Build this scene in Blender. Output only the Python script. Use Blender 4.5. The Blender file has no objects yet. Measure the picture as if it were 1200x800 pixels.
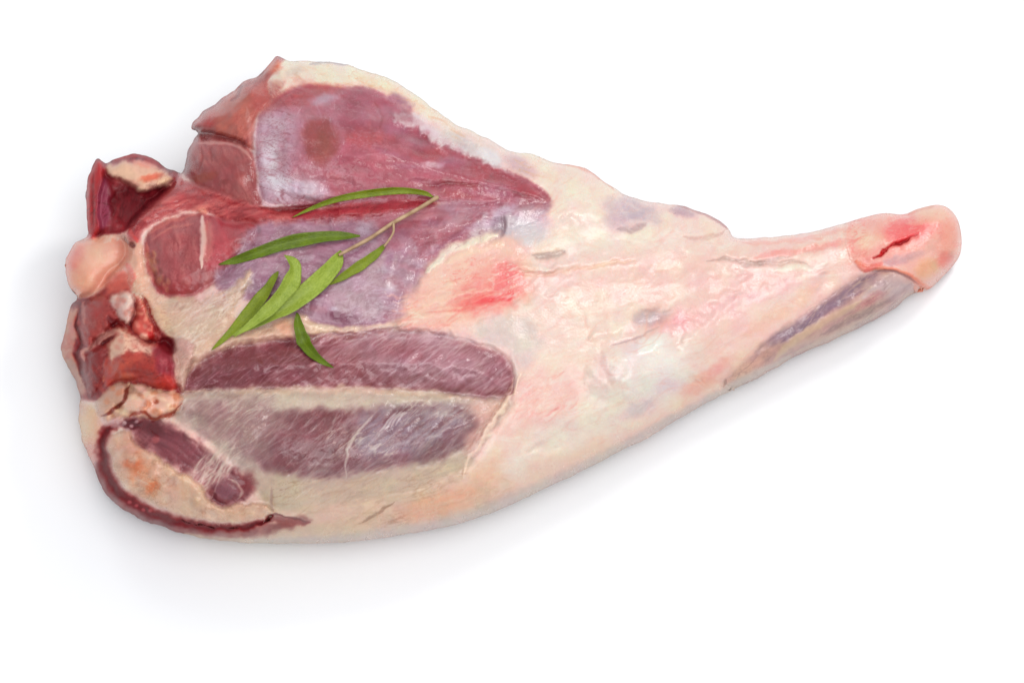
import bpy, math, random
import numpy as np
from mathutils import Vector

random.seed(7)
rng = np.random.default_rng(11)

# ------------------------------------------------------------------ camera
scene = bpy.context.scene
ELEV, DIST, WIDTH = math.radians(63), 1.7, 0.516     # WIDTH: metres across the frame at the aim point
SENSOR = 36.0
FOCAL = SENSOR * DIST / WIDTH
AIM = np.array([0.0, 0.0, 0.030])
FWD = np.array([0.0, math.cos(ELEV), -math.sin(ELEV)])
UP = np.array([0.0, math.sin(ELEV), math.cos(ELEV)])
RIGHT = np.array([1.0, 0.0, 0.0])
CAM = AIM - FWD * DIST
cam_data = bpy.data.cameras.new("camera")
cam_data.lens, cam_data.sensor_width, cam_data.clip_end = FOCAL, SENSOR, 50
cam_data.clip_start = 0.05
cam = bpy.data.objects.new("camera", cam_data)
scene.collection.objects.link(cam)
cam.location = CAM
cam.rotation_euler = (math.pi / 2 - ELEV, 0, 0)
scene.camera = cam

# ------------------------------------------------------------------ light: a white photo studio
world = bpy.data.worlds.new("World")
scene.world = world
world.use_nodes = True
bg = world.node_tree.nodes["Background"]
bg.inputs["Color"].default_value = (0.94, 0.968, 1.0, 1)
bg.inputs["Strength"].default_value = 0.80


def area(name, loc, target, size, power, color):
    d = bpy.data.lights.new(name, 'AREA')
    d.shape, d.size, d.energy, d.color = 'DISK', size, power, color
    o = bpy.data.objects.new(name, d)
    scene.collection.objects.link(o)
    o.location = loc
    o.rotation_euler = (Vector(target) - Vector(loc)).to_track_quat('-Z', 'Y').to_euler()
    return o


area("softbox_overhead", (0.16, -0.55, 1.30), (0.03, -0.05, 0.0), 1.3, 13.0, (0.985, 0.99, 1.0))
area("softbox_key", (0.62, 0.70, 0.95), (0.08, 0.05, 0.03), 0.4, 5.5, (1.0, 0.985, 0.96))
area("added_glint_light", (-0.22, 0.60, 1.10), (0.0, 0.05, 0.03), 0.30, 0.9, (1.0, 0.99, 0.97))  # small extra light, added only to raise wet glints on the meat
scene.view_settings.view_transform = 'Standard'
scene.view_settings.look = 'None'
scene.view_settings.exposure = 0.0
scene.view_settings.gamma = 1.0
scene.cycles.use_denoising = True

# ------------------------------------------------------------------ helpers
W_, H_ = 1200, 800
yy, xx = np.mgrid[0:H_, 0:W_].astype(np.float32)


def lin(c):
    c = np.asarray(c, dtype=np.float32) / 255.0
    return np.where(c <= 0.04045, c / 12.92, ((c + 0.055) / 1.055) ** 2.4)


def point(u, v, h):
    """world point on the sight line through frame position (u, v), at height h (m) over the table"""
    k = SENSOR / FOCAL / W_
    a = (np.asarray(u, dtype=np.float64) - 600) * k
    b = (400 - np.asarray(v, dtype=np.float64)) * k
    d = FWD + a[..., None] * RIGHT + b[..., None] * UP
    t = (np.asarray(h) - CAM[2]) / d[..., 2]
    return CAM + d * t[..., None]


TAB = rng.random((512, 512)).astype(np.float32) * 2 - 1


def vnoise(x, y, seed=0):
    x = x + seed * 37.13
    y = y + seed * 17.71
    xi, yi = np.floor(x).astype(np.int64), np.floor(y).astype(np.int64)
    fx, fy = x - xi, y - yi
    fx = fx * fx * fx * (fx * (fx * 6 - 15) + 10)
    fy = fy * fy * fy * (fy * (fy * 6 - 15) + 10)
    a, b = TAB[yi & 511, xi & 511], TAB[yi & 511, (xi + 1) & 511]
    c, d = TAB[(yi + 1) & 511, xi & 511], TAB[(yi + 1) & 511, (xi + 1) & 511]
    return (a * (1 - fx) + b * fx) * (1 - fy) + (c * (1 - fx) + d * fx) * fy


def fbm(x, y, scale, seed=0, oct=4, gain=0.5):
    s, amp, tot = 0.0, 1.0, 0.0
    for i in range(oct):
        s = s + amp * vnoise(x / scale * 2 ** i, y / scale * 2 ** i, seed + i * 5)
        tot += amp
        amp *= gain
    return s / tot


def aniso(x, y, ang, along, across, seed=0, oct=3):
    """noise stretched along a direction (degrees, image axes, y down)"""
    t = math.radians(ang)
    p = x * math.cos(t) + y * math.sin(t)
    q = -x * math.sin(t) + y * math.cos(t)
    return fbm(p / along, q / across, 1.0, seed, oct)


def smooth(a, b, x):
    t = np.clip((x - a) / (b - a), 0, 1)
    return t * t * (3 - 2 * t)


def spline(pts, closed=True, n=6):
    p = np.array(pts, dtype=np.float32)
    m = len(p)
    out = []
    for i in range(m if closed else m - 1):
        if closed:
            a, b, c, d = p[(i - 1) % m], p[i], p[(i + 1) % m], p[(i + 2) % m]
        else:
            a, b, c, d = p[max(i - 1, 0)], p[i], p[i + 1], p[min(i + 2, m - 1)]
        for k in range(n):
            t = k / n
            out.append(0.5 * ((2 * b) + (c - a) * t + (2 * a - 5 * b + 4 * c - d) * t * t + (3 * b - a - 3 * c + d) * t ** 3))
    if not closed:
        out.append(p[-1])
    return np.array(out, dtype=np.float32)


def crop(p, pad):
    x0, y0 = np.floor(p[:, 0].min() - pad), np.floor(p[:, 1].min() - pad)
    x1, y1 = np.ceil(p[:, 0].max() + pad), np.ceil(p[:, 1].max() + pad)
    x0, y0 = int(max(x0, 0)), int(max(y0, 0))
    x1, y1 = int(min(x1, W_ - 1)), int(min(y1, H_ - 1))
    return (slice(y0, y1 + 1), slice(x0, x1 + 1))


def sdf(pts, pad=20, warp=0.0, wscale=14, seed=3, smoothed=True, n=5):
    """signed distance (negative inside) to a closed outline, on a crop of the frame"""
    p = spline(pts, True, n) if smoothed else np.array(pts, dtype=np.float32)
    sl = crop(p, pad)
    x, y = xx[sl], yy[sl]
    if warp:
        x, y = x + warp * fbm(x, y, wscale, seed, 3), y + warp * fbm(x, y, wscale, seed + 9, 3)
    best = np.full(x.shape, 1e9, np.float32)
    inside = np.zeros(x.shape, bool)
    for i in range(len(p)):
        ax, ay = p[i]
        bx, by = p[(i + 1) % len(p)]
        ex, ey = bx - ax, by - ay
        L = ex * ex + ey * ey + 1e-9
        t = np.clip(((x - ax) * ex + (y - ay) * ey) / L, 0, 1)
        d = (x - ax - t * ex) ** 2 + (y - ay - t * ey) ** 2
        np.minimum(best, d, out=best)
        cond = (ay > y) != (by > y)
        if ay != by:
            inside ^= cond & (x < (bx - ax) * (y - ay) / (by - ay) + ax)
    d = np.sqrt(best)
    return sl, np.where(inside, -d, d)


C = np.zeros((H_, W_, 3), np.float32)          # tissue colour (display values 0..255)
Z = np.zeros((H_, W_), np.float32)             # height over the table, mm
R = np.full((H_, W_), 0.26, np.float32)        # roughness
Fz = np.zeros((H_, W_), np.float32)            # fine relief, mm


def blend(sl, m, col):
    C[sl] = C[sl] * (1 - m[..., None]) + np.array(col, np.float32) * m[..., None]


def paint(pts, col, soft=4, alpha=1.0, warp=3, wscale=12, seed=3, rough=None, mottle=0.0, mscale=10, lift=0.0, dome=0.0, ds=20):
    """colour an area of tissue, and optionally raise it (lift: plateau mm, dome: rounded mm over ds px)"""
    sl, d = sdf(pts, 22 + soft, warp, wscale, seed)
    m = smooth(soft, -soft, d) * alpha
    if mottle:
        m = m * np.clip(1 - mottle + mottle * 1.6 * (0.5 + 0.9 * fbm(xx[sl], yy[sl], mscale, seed + 4, 4)), 0, 1)
    blend(sl, m, col)
    if rough is not None:
        R[sl] = R[sl] * (1 - m) + rough * m
    if lift:
        Z[sl] += lift * smooth(soft, -soft, d)
    if dome:
        t = np.clip(-d / ds, 0, 1)
        Z[sl] += dome * (np.sqrt(np.clip(1 - (1 - t) ** 2, 0, 1)) if ds < 15 else t * t * (3 - 2 * t))
    return sl, d


def blob(cx, cy, rx, ry, ang, col, alpha=0.8, soft=0.5, warp=0.25, seed=1, lift=0.0, rough=None):
    r = max(rx, ry) * (1.6 + soft)
    sl = crop(np.array([[cx - r, cy - r], [cx + r, cy + r]]), 1)
    x, y = xx[sl] - cx, yy[sl] - cy
    t = math.radians(ang)
    p, q = x * math.cos(t) + y * math.sin(t), -x * math.sin(t) + y * math.cos(t)
    d = np.sqrt((p / rx) ** 2 + (q / ry) ** 2) + warp * fbm(x + cx, y + cy, max(4, min(rx, ry)), seed, 4)
    m = smooth(1 + soft, 1 - soft, d) * alpha
    if col is not None:
        blend(sl, m, col)
    if rough is not None:
        R[sl] = R[sl] * (1 - m) + rough * m
    if lift:
        Z[sl] += lift * smooth(1 + soft, 1 - soft, d)


def stroke(pts, w, col=None, alpha=1.0, lift=0.0, wob=0.0, seed=2, n=6, soft=0.6, taper=True, rough=None):
    """a fold, strand or groove along a line; w: half-width px"""
    p = spline(pts, False, n)
    ww = np.interp(np.linspace(0, 1, len(p)), np.linspace(0, 1, len(w)), w) if np.ndim(w) else np.full(len(p), float(w))
    if taper and not np.ndim(w):
        t = np.linspace(0, 1, len(p))
        ww = ww * np.clip(np.minimum(t, 1 - t) * 5, 0.12, 1)
    sl = crop(p, ww.max() * 2 + 4)
    x, y = xx[sl], yy[sl]
    if wob:
        x, y = x + wob * fbm(x, y, 11, seed, 3), y + wob * fbm(x, y, 11, seed + 3, 3)
    best = np.full(x.shape, 1e9, np.float32)
    for i in range(len(p) - 1):
        ax, ay = p[i]
        ex, ey = p[i + 1] - p[i]
        t = np.clip(((x - ax) * ex + (y - ay) * ey) / (ex * ex + ey * ey + 1e-9), 0, 1)
        wi = np.maximum(ww[i] * (1 - t) + ww[i + 1] * t, 0.35)
        np.minimum(best, np.hypot(x - ax - t * ex, y - ay - t * ey) / wi, out=best)
    m = smooth(1 + soft, 1 - soft, best)
    if rough is not None:
        R[sl] = R[sl] * (1 - m) + rough * m
    if col is not None:
        blend(sl, m * alpha, col)
    if lift:
        Z[sl] += 0.55 * lift * m
    return sl, m


def inside_pts(pts, count):
    p = np.array(pts, dtype=np.float32)
    res = []
    lo, hi = p.min(0), p.max(0)
    while len(res) < count:
        x, y = lo + (hi - lo) * rng.random(2)
        c = False
        for i in range(len(p)):
            (ax, ay), (bx, by) = p[i], p[(i + 1) % len(p)]
            if (ay > y) != (by > y) and x < (bx - ax) * (y - ay) / (by - ay) + ax:
                c = not c
        if c:
            res.append((x, y))
    return res


HAIR = 0.5


def hairs(pts, count, ang, spread, length, w, col, alpha, lift=0.0, curve=0.15, wob=1.5):
    """thin strands of connective tissue lying over an area"""
    for (x, y) in inside_pts(pts, count):
        a = math.radians(ang + spread * rng.normal())
        L = length * (0.4 + 0.9 * rng.random()) / 2
        c = curve * L * rng.normal()
        dx, dy = math.cos(a) * L, math.sin(a) * L
        stroke([(x - dx, y - dy), (x - dy / L * c, y + dx / L * c), (x + dx, y + dy)], w * (0.45 + 0.8 * rng.random()),
               col, alpha * HAIR * (0.25 + 0.9 * rng.random() ** 2), 0.35 * lift * rng.random(), wob, n=4)


def fibre(pts, ang, along, across, dark, light, amt, relief=0.3, soft=6, seed=1, warp=3):
    """muscle grain: colour and relief stretched along a direction"""
    sl, d = sdf(pts, 20, warp, 12, seed)
    m = smooth(soft, -soft, d)
    f = aniso(xx[sl] + 4 * fbm(xx[sl], yy[sl], 30, seed), yy[sl] + 4 * fbm(xx[sl], yy[sl], 30, seed + 2), ang, along, across, seed)
    f2 = np.clip(f * 1.8, -1, 1)
    blend(sl, m * np.clip(-f2, 0, 1) * amt, dark)
    blend(sl, m * np.clip(f2, 0, 1) * amt, light)
    Fz[sl] += relief * f2 * m


def wisps(pts, ang, along, across, col, amt, soft=8, seed=1, thin=0.10, relief=0.25, patch=40, bend=10):
    """a fibrous web of fine strands: thin ridges of stretched noise, fading in and out in patches"""
    sl, d = sdf(pts, 20, 4, 14, seed)
    x, y = xx[sl], yy[sl]
    wx, wy = bend * fbm(x, y, 60, seed + 1, 2), bend * fbm(x, y, 60, seed + 2, 2)
    tot = 0
    for k, sc in enumerate((1.0, 0.55)):
        f = aniso(x + wx, y + wy, ang + 9 * (k * 2 - 1), along * sc, across * sc, seed + 7 * k, 2)
        tot = np.maximum(tot, smooth(thin, 0.0, np.abs(f)) * (0.45 + 0.55 * smooth(-0.2, 0.3, fbm(x, y, patch * sc, seed + 20 + k, 3))))
    pm = smooth(-0.35, 0.35, fbm(x, y, patch, seed + 31, 3))
    m = smooth(soft, -soft, d) * tot * pm
    blend(sl, m * amt, col)
    Fz[sl] += relief * m


# ------------------------------------------------------------------ outline of the joint (frame positions)
SIL = [(325, 66), (340, 71), (365, 72), (400, 75), (425, 82), (450, 90), (475, 103), (495, 117), (512, 130), (535, 147), (552, 153),
       (575, 164), (597, 177), (622, 180), (639, 187), (659, 193), (685, 197), (702, 208), (719, 220), (733, 229), (753, 235), (776, 238),
       (798, 241), (821, 248), (841, 258), (853, 268), (861, 278), (877, 279), (893, 278), (933, 275), (973, 266), (1000, 258), (1032, 250),
       (1059, 251), (1075, 245), (1096, 240), (1110, 243), (1120, 253), (1125, 266), (1127, 282), (1125, 298), (1117, 311), (1104, 325),
       (1090, 338), (1075, 342), (1061, 350), (1049, 361), (1027, 374), (1000, 387), (973, 400), (947, 411), (925, 422), (900, 436), (872, 450),
       (844, 464), (815, 479), (787, 496), (759, 513), (730, 527), (702, 542), (673, 556), (645, 569), (617, 583), (595, 593), (570, 603),
       (545, 612), (512, 620), (475, 626), (437, 631), (400, 635), (350, 637), (300, 636), (250, 632), (205, 622), (168, 609), (142, 595),
       (123, 577), (112, 556), (102, 532), (95, 510), (92, 492), (94, 472), (93, 460), (86, 440), (77, 425), (72, 410), (75, 390), (80, 370),
       (84, 357), (90, 349), (82, 337), (77, 320), (76, 307), (80, 295), (88, 284), (101, 277), (102, 262), (101, 245), (101, 227), (103, 209),
       (106, 199), (111, 190), (115, 187), (119, 190), (125, 193), (135, 187), (146, 183), (159, 181), (171, 184), (183, 189), (193, 196),
       (205, 199), (213, 202), (217, 190), (221, 177), (227, 163), (231, 156), (224, 152), (225, 145), (232, 136), (245, 126), (260, 115),
       (275, 106), (285, 96), (300, 90), (310, 81), (319, 71)]
sil_p = spline(SIL, True, 4)
_, SD = sdf(sil_p, pad=2000, warp=0.0, smoothed=False)
jit = fbm(xx, yy, 17, 77, 3) * 1.6
SD = SD + jit * smooth(1150, 900, xx) * (1 + 0.6 * smooth(320, 200, xx))



def bleed(pts, by=8):
    """an area that runs to the outline is drawn a little past it"""
    gy, gx = np.gradient(SD)
    out = []
    for x, y in pts:
        i, j = int(np.clip(round(y), 1, H_ - 2)), int(np.clip(round(x), 1, W_ - 2))
        if SD[i, j] > -6:
            n = math.hypot(gx[i, j], gy[i, j]) + 1e-6
            x, y = x + by * gx[i, j] / n, y + by * gy[i, j] / n
        out.append((x, y))
    return out


# --- overall roundness: an ellipse-like section lying on the table, seen from above
inside = SD < 0
top = np.full(W_, 400.0)
bot = np.full(W_, 400.0)
for u in range(W_):
    col_ = np.nonzero(inside[:, u])[0]
    if len(col_):
        top[u], bot[u] = col_[0], col_[-1]
ker = np.ones(41) / 41
ok = np.nonzero(inside.any(0))[0]
for arr in (top, bot):
    arr[:ok[0]] = arr[ok[0]]
    arr[ok[-1]:] = arr[ok[-1]]
    arr[:] = np.convolve(np.pad(arr, 20, mode='edge'), ker, 'valid')
s = np.clip(1 - 2 * (yy - top) / np.maximum(bot - top, 8), -1, 1)
U = np.array([60, 100, 160, 300, 450, 600, 720, 800, 870, 930, 1000, 1060, 1130])
Bh = np.interp(np.arange(W_), U, [30, 34, 39, 44, 44, 41, 36, 31, 25, 21, 18.5, 18.5, 17]).astype(np.float32)   # half thickness, mm
Wd = np.interp(np.arange(W_), U, [60, 75, 110, 150, 160, 150, 120, 95, 66, 50, 42, 40, 38]).astype(np.float32)   # roll-off, px
q = 1 - np.clip((-SD - 1.0) / Wd, 0, 1)
q = np.sqrt(np.clip(1 - q ** 2.2, 0, 1))
rim = Bh * (0.74 + 0.44 * s)
Z[:] = rim * (1 - q) + Bh * (1.84 + 0.12 * s) * q
# low frequency unevenness
Z += 2.2 * fbm(xx, yy, 120, 21, 3) * smooth(0, -60, SD)

exec_parts = []          # (name, polygon, warp, seed)

# ------------------------------------------------------------------ base: pale fat cover
C[:] = (252, 217, 206)
big = fbm(xx, yy, 90, 31, 4)
mid = aniso(xx, yy, -14, 55, 14, 35, 4)
blend(np.s_[:, :], np.clip(big, 0, 1) * 0.45, (252, 204, 190))
blend(np.s_[:, :], np.clip(-mid, 0, 1) * 0.40, (249, 208, 194))
blend(np.s_[:, :], np.clip(mid, 0, 1) * 0.45, (254, 230, 218))
Fz += 0.15 * aniso(xx, yy, -16, 60, 10, 51, 3) * smooth(480, 700, xx)

# right part of the leg, fat over the knee and shank
paint([(620, 190), (700, 212), (780, 245), (860, 275), (840, 300), (740, 300), (640, 300), (600, 250)], (254, 231, 216), 20, 0.85)
paint([(700, 300), (860, 285), (1000, 275), (1010, 310), (960, 350), (900, 395), (850, 425), (800, 400), (720, 360)], (249, 212, 202), 22, 0.7)
paint([(620, 360), (700, 340), (760, 360), (700, 420), (640, 430)], (249, 226, 212), 18, 0.8)
paint([(540, 600), (560, 545), (620, 520), (700, 500), (760, 480), (830, 440), (890, 405), (895, 430), (820, 476), (740, 522), (640, 572)],
      (254, 212, 186), 13, 0.7, 6, 25, 8, mottle=0.55, mscale=28)
paint([(545, 602), (640, 572), (740, 522), (830, 470), (838, 462), (740, 505), (640, 556), (560, 590)], (244, 214, 196), 6, 0.6)
paint([(560, 560), (600, 520), (660, 500), (640, 545), (590, 585)], (252, 200, 178), 14, 0.7, 8)
paint([(640, 520), (700, 488), (770, 470), (760, 490), (690, 522)], (252, 224, 204), 10, 0.8, 6)
paint([(596, 520), (650, 486), (710, 446), (800, 432), (812, 456), (730, 502), (650, 540), (590, 566)], (255, 233, 219), 16, 0.85, 9, 26, 77)
blob(742, 248, 30, 15, 10, (196, 180, 192), 0.75, 0.6, 0.4, 5, lift=-2.0)
blob(722, 262, 18, 10, 0, (214, 192, 196), 0.6, 0.6, 0.4, 6)
blob(800, 248, 16, 6, 15, (176, 146, 160), 0.7, 0.6, 0.4, 7)
stroke([(790, 240), (820, 248), (842, 259), (853, 270)], 2.2, (168, 110, 110), 0.75, 0, 2)
stroke([(640, 188), (685, 198), (703, 210), (722, 223)], 1.6, (226, 160, 140), 0.7, 0, 2)
stroke([(722, 270), (742, 268), (758, 262)], 3.2, (190, 165, 165), 0.7, -1.6, 3)
stroke([(622, 300), (640, 301), (655, 298), (664, 293)], 4.5, (196, 172, 165), 0.8, -2.2, 4)
stroke([(600, 312), (622, 322), (660, 318), (700, 310), (745, 304)], 2.5, (232, 196, 170), 0.6, -1.2, 4)
stroke([(596, 309), (622, 316), (645, 313)], 4, (252, 240, 222), 0.8, 1.6, 4)
stroke([(800, 278), (822, 282), (850, 272)], 2.5, (214, 184, 172), 0.6, -1.2, 4)
stroke([(828, 306), (852, 304), (880, 308), (905, 310), (930, 306), (950, 310)], 2.4, (206, 178, 168), 0.7, -1.8, 3)
stroke([(868, 311), (885, 310), (900, 306), (925, 301)], 3.0, (196, 176, 168), 0.6, -1.4, 3)
stroke([(880, 303), (900, 298), (935, 295), (980, 286), (1004, 276)], 3.5, (244, 172, 164), 0.75, -0.8, 4)
stroke([(862, 283), (900, 284), (950, 279), (1000, 264), (1030, 254)], 3.0, (246, 186, 176), 0.7, 0.6, 4)
stroke([(905, 318), (930, 314), (955, 313), (970, 308)], 3.5, (253, 236, 222), 0.7, 0.8, 3)
stroke([(862, 322), (900, 326), (950, 318)], 6, (247, 196, 192), 0.5, 0, 5)
stroke([(870, 390), (920, 365), (960, 335)], 9, (246, 200, 180), 0.5, 0.6, 6)
stroke([(850, 350), (890, 345), (940, 330)], 8, (248, 196, 196), 0.5, 0.6, 6)
blob(765, 372, 20, 9, -12, (194, 178, 186), 0.75, 0.6, 0.4, 9, lift=-2)
blob(795, 379, 26, 10, -14, (245, 184, 184), 0.75, 0.7, 0.5, 10)
blob(850, 350, 40, 14, -25, (247, 196, 194), 0.55, 0.7, 0.5, 11)
blob(820, 328, 36, 10, -10, (247, 200, 192), 0.5, 0.8, 0.5, 12)
blob(760, 425, 50, 27, -12, (255, 237, 230), 0.9, 0.75, 0.35, 13, lift=8.0, rough=0.2)
blob(760, 405, 24, 10, -20, (255, 244, 239), 0.8, 0.6, 0.3, 14, lift=1.0)
stroke([(708, 412), (706, 430), (716, 446), (742, 455)], 5, (236, 214, 202), 0.5, -0.8, 5)
stroke([(715, 405), (745, 396), (772, 383)], 1.6, (206, 184, 180), 0.8, -1.2, 2)
blob(748, 478, 20, 9, -20, (212, 200, 202), 0.65, 0.7, 0.6, 15)
blob(776, 455, 22, 8, -20, (230, 216, 218), 0.6, 0.7, 0.5, 16)
blob(822, 448, 22, 9, -35, (240, 178, 156), 0.6, 0.7, 0.5, 17)
blob(845, 428, 16, 6, -35, (246, 176, 168), 0.6, 0.7, 0.5, 18)
paint([(612, 440), (650, 438), (672, 462), (660, 492), (630, 495), (606, 478)], (244, 198, 188), 14, 0.5, 8, 14, 19, mottle=0.5, mscale=8)
hairs([(605, 440), (665, 435), (680, 470), (640, 500), (600, 480)], 60, -40, 16, 22, 1.0, (222, 150, 145), 0.5, -0.5)
hairs([(605, 440), (665, 435), (680, 470), (640, 500), (600, 480)], 50, 35, 16, 18, 1.0, (252, 226, 210), 0.6, 0.5)
hairs([(620, 320), (860, 300), (950, 300), (860, 400), (700, 490), (600, 540), (560, 590), (600, 420)], 110, -20, 14, 80, 2.2, (254, 236, 226), 0.3, 0.5)
hairs([(620, 320), (860, 300), (950, 300), (860, 400), (700, 490), (600, 540), (560, 590), (600, 420)], 70, -22, 14, 70, 2.0, (244, 196, 182), 0.28, -0.5)
hairs([(650, 200), (840, 270), (860, 300), (640, 310)], 60, 8, 18, 46, 1.6, (254, 242, 230), 0.4, 0.6)
hairs([(650, 200), (840, 270), (860, 300), (640, 310)], 50, 10, 18, 40, 1.4, (243, 200, 182), 0.35, -0.5)

stroke([(640, 316), (720, 306), (800, 300), (880, 296), (960, 286)], 14, None, 0, 2.6, 6, soft=0.95)
stroke([(640, 345), (720, 335), (800, 335), (880, 322)], 12, None, 0, -1.8, 6, soft=0.95)
stroke([(660, 255), (720, 285), (790, 292), (850, 285)], 14, None, 0, -2.2, 6, soft=0.95)
stroke([(690, 395), (740, 376), (800, 366), (870, 340)], 11, None, 0, -2.6, 6, soft=0.95)
stroke([(800, 400), (850, 375), (910, 345), (970, 316)], 15, None, 0, 3.0, 6, soft=0.95)
stroke([(620, 530), (690, 505), (760, 478), (820, 440)], 11, None, 0, -2.5, 6, soft=0.9)
Z += 1.1 * fbm(xx, yy, 38, 61, 3) * smooth(520, 640, xx) * smooth(0, -30, SD)

# ------------------------------------------------------------------ top: upper muscle with a fat rim
FATRIM = bleed([(318, 84), (330, 74), (365, 72), (405, 76), (450, 91), (490, 115), (535, 147), (600, 178), (640, 190), (650, 215), (600, 196), (540, 165),
          (490, 133), (455, 112), (425, 102), (395, 101), (365, 98), (340, 104), (322, 116), (314, 105)])
paint(FATRIM, (254, 231, 212), 3, 1, 3, 12, 4)
paint([(420, 84), (460, 98), (500, 124), (490, 128), (450, 108), (425, 97)], (252, 226, 196), 6, 0.7)
blob(345, 84, 12, 5, -20, (214, 200, 190), 0.6, 0.6, 0.4, 3)
stroke([(362, 76), (385, 72.5), (410, 76)], 2.5, (188, 172, 172), 0.8, 0, 1)
stroke([(316, 122), (335, 108), (365, 99), (398, 102)], 2.2, (252, 216, 190), 0.8, 1.0, 3)
UPPER = [(316, 124), (335, 108), (362, 101), (400, 104), (425, 103), (452, 113), (478, 131), (505, 150), (540, 172), (580, 194), (615, 208), (643, 234),
         (610, 240), (560, 240), (515, 236), (470, 237), (420, 239), (345, 243), (315, 240), (304, 232), (300, 205), (298, 168), (304, 138)]
sl, d = paint(UPPER, (178, 102, 114), 2.5, 1, 3, 12, 5, dome=8.0, ds=60)
fibre(UPPER, 8, 40, 5, (158, 78, 90), (192, 126, 140), 0.6, 0.25, 6, 11)
paint([(325, 112), (362, 102), (400, 104), (395, 116), (360, 122), (330, 130), (312, 136)], (176, 92, 96), 6, 0.85, 5)
paint([(405, 105), (450, 114), (480, 134), (470, 165), (430, 170), (400, 150)], (172, 96, 112), 9, 0.7, 6)
paint([(395, 160), (470, 165), (520, 200), (480, 228), (400, 232), (380, 215)], (180, 104, 116), 10, 0.7, 6)
blob(440, 138, 11, 18, -10, (178, 88, 92), 0.7, 0.5, 0.5, 6)
stroke([(440, 120), (447, 138), (444, 152)], 1.6, (150, 58, 64), 0.8, -0.6, 2)
blob(470, 118, 16, 6, 28, (150, 92, 120), 0.6, 0.6, 0.4, 8)
paint([(478, 168), (520, 172), (560, 188), (600, 205), (640, 233), (600, 226), (560, 212), (520, 196), (488, 184)], (168, 72, 82), 5, 0.9, 4)
paint([(495, 212), (560, 214), (625, 230), (640, 236), (590, 240), (520, 234)], (180, 96, 100), 5, 0.8, 4)
stroke([(495, 217), (540, 216), (580, 220), (632, 234)], 2.2, (140, 44, 52), 0.75, -1.4, 3)
paint([(464, 137), (482, 133), (512, 146), (545, 168), (585, 196), (600, 204), (570, 194), (535, 180), (510, 166), (485, 152), (468, 146)],
      (236, 226, 224), 4, 0.9, 8, 9, 12, lift=2.6, mottle=0.3, mscale=10)
paint([(500, 140), (560, 158), (610, 182), (640, 205), (615, 205), (570, 186), (530, 164)], (238, 214, 208), 6, 0.8, 5, 10, 14)
blob(545, 168, 22, 6, 28, (206, 200, 198), 0.6, 0.6, 0.4, 9)
blob(575, 185, 16, 8, 30, (236, 232, 234), 0.8, 0.5, 0.4, 10)
blob(610, 195, 20, 8, 30, (214, 180, 186), 0.7, 0.6, 0.4, 11)
blob(508, 193, 14, 4, 0, (238, 206, 212), 0.85, 0.5, 0.4, 12)  # wet highlight on the muscle, painted as a pale patch
stroke([(470, 170), (500, 178), (530, 190)], 3, (150, 66, 78), 0.5, -0.6, 4)
for (x, y) in inside_pts(UPPER, 60):
    blob(x, y, 10 + 16 * rng.random(), 3 + 4 * rng.random(), 12 + 14 * rng.normal() * 0.5, ((196, 140, 152), (150, 70, 84), (186, 92, 92), (176, 118, 138))[int(rng.integers(4))], 0.45, 0.8, 0.6, int(rng.integers(200)), lift=0.5 * rng.normal())
# silverskin over the left of the upper muscle
SILVER = [(302, 142), (312, 133), (330, 129), (350, 128), (366, 120), (385, 112), (402, 108), (405, 122), (397, 142), (402, 160), (396, 185), (386, 198),
          (382, 215), (380, 230), (345, 238), (316, 238), (305, 229), (301, 200), (300, 165)]
SILVER_PART = (SILVER, 4, 15)
paint(SILVER, (188, 126, 138), 8, 0.75, 6, 10, 15, rough=0.2, lift=0.4)
paint([(304, 150), (318, 138), (335, 150), (325, 180), (335, 205), (375, 215), (380, 230), (345, 236), (316, 236), (305, 226)], (216, 192, 198), 8, 0.95, 6, 12, 17,
      mottle=0.4, mscale=12)
paint([(302, 144), (322, 134), (348, 132), (352, 158), (344, 200), (380, 214), (384, 230), (345, 238), (314, 238), (303, 228), (300, 180)], (206, 176, 186), 10, 0.85, 7, 12, 18, mottle=0.35, mscale=12)
blob(316, 185, 8, 16, 5, (240, 230, 234), 0.85, 0.6, 0.5, 19)  # white glints on the silverskin, here and next line, put into the colour
blob(325, 215, 14, 10, 20, (242, 236, 240), 0.85, 0.6, 0.5, 20)
blob(380, 116, 14, 6, -15, (206, 186, 200), 0.7, 0.6, 0.4, 21)
blob(355, 222, 18, 8, 5, (214, 196, 208), 0.7, 0.6, 0.5, 22)
blob(376, 165, 19, 26, 0, (158, 84, 82), 0.95, 0.3, 0.3, 23, lift=-0.3)
blob(378, 168, 10, 16, 0, (158, 92, 82), 0.6, 0.6, 0.3, 24)
stroke([(301, 140), (298, 165), (300, 205), (304, 230), (318, 240), (350, 240)], 2.4, (240, 212, 212), 0.9, 1.0, 2)
hairs(SILVER, 36, 75, 25, 16, 1.0, (236, 224, 232), 0.5, 0.2)
# ridge below silverskin: dark cut
stroke([(302, 243), (325, 248), (350, 246), (372, 240)], [1, 4, 4, 1], (128, 26, 32), 0.95, -4.0, 1)

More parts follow.
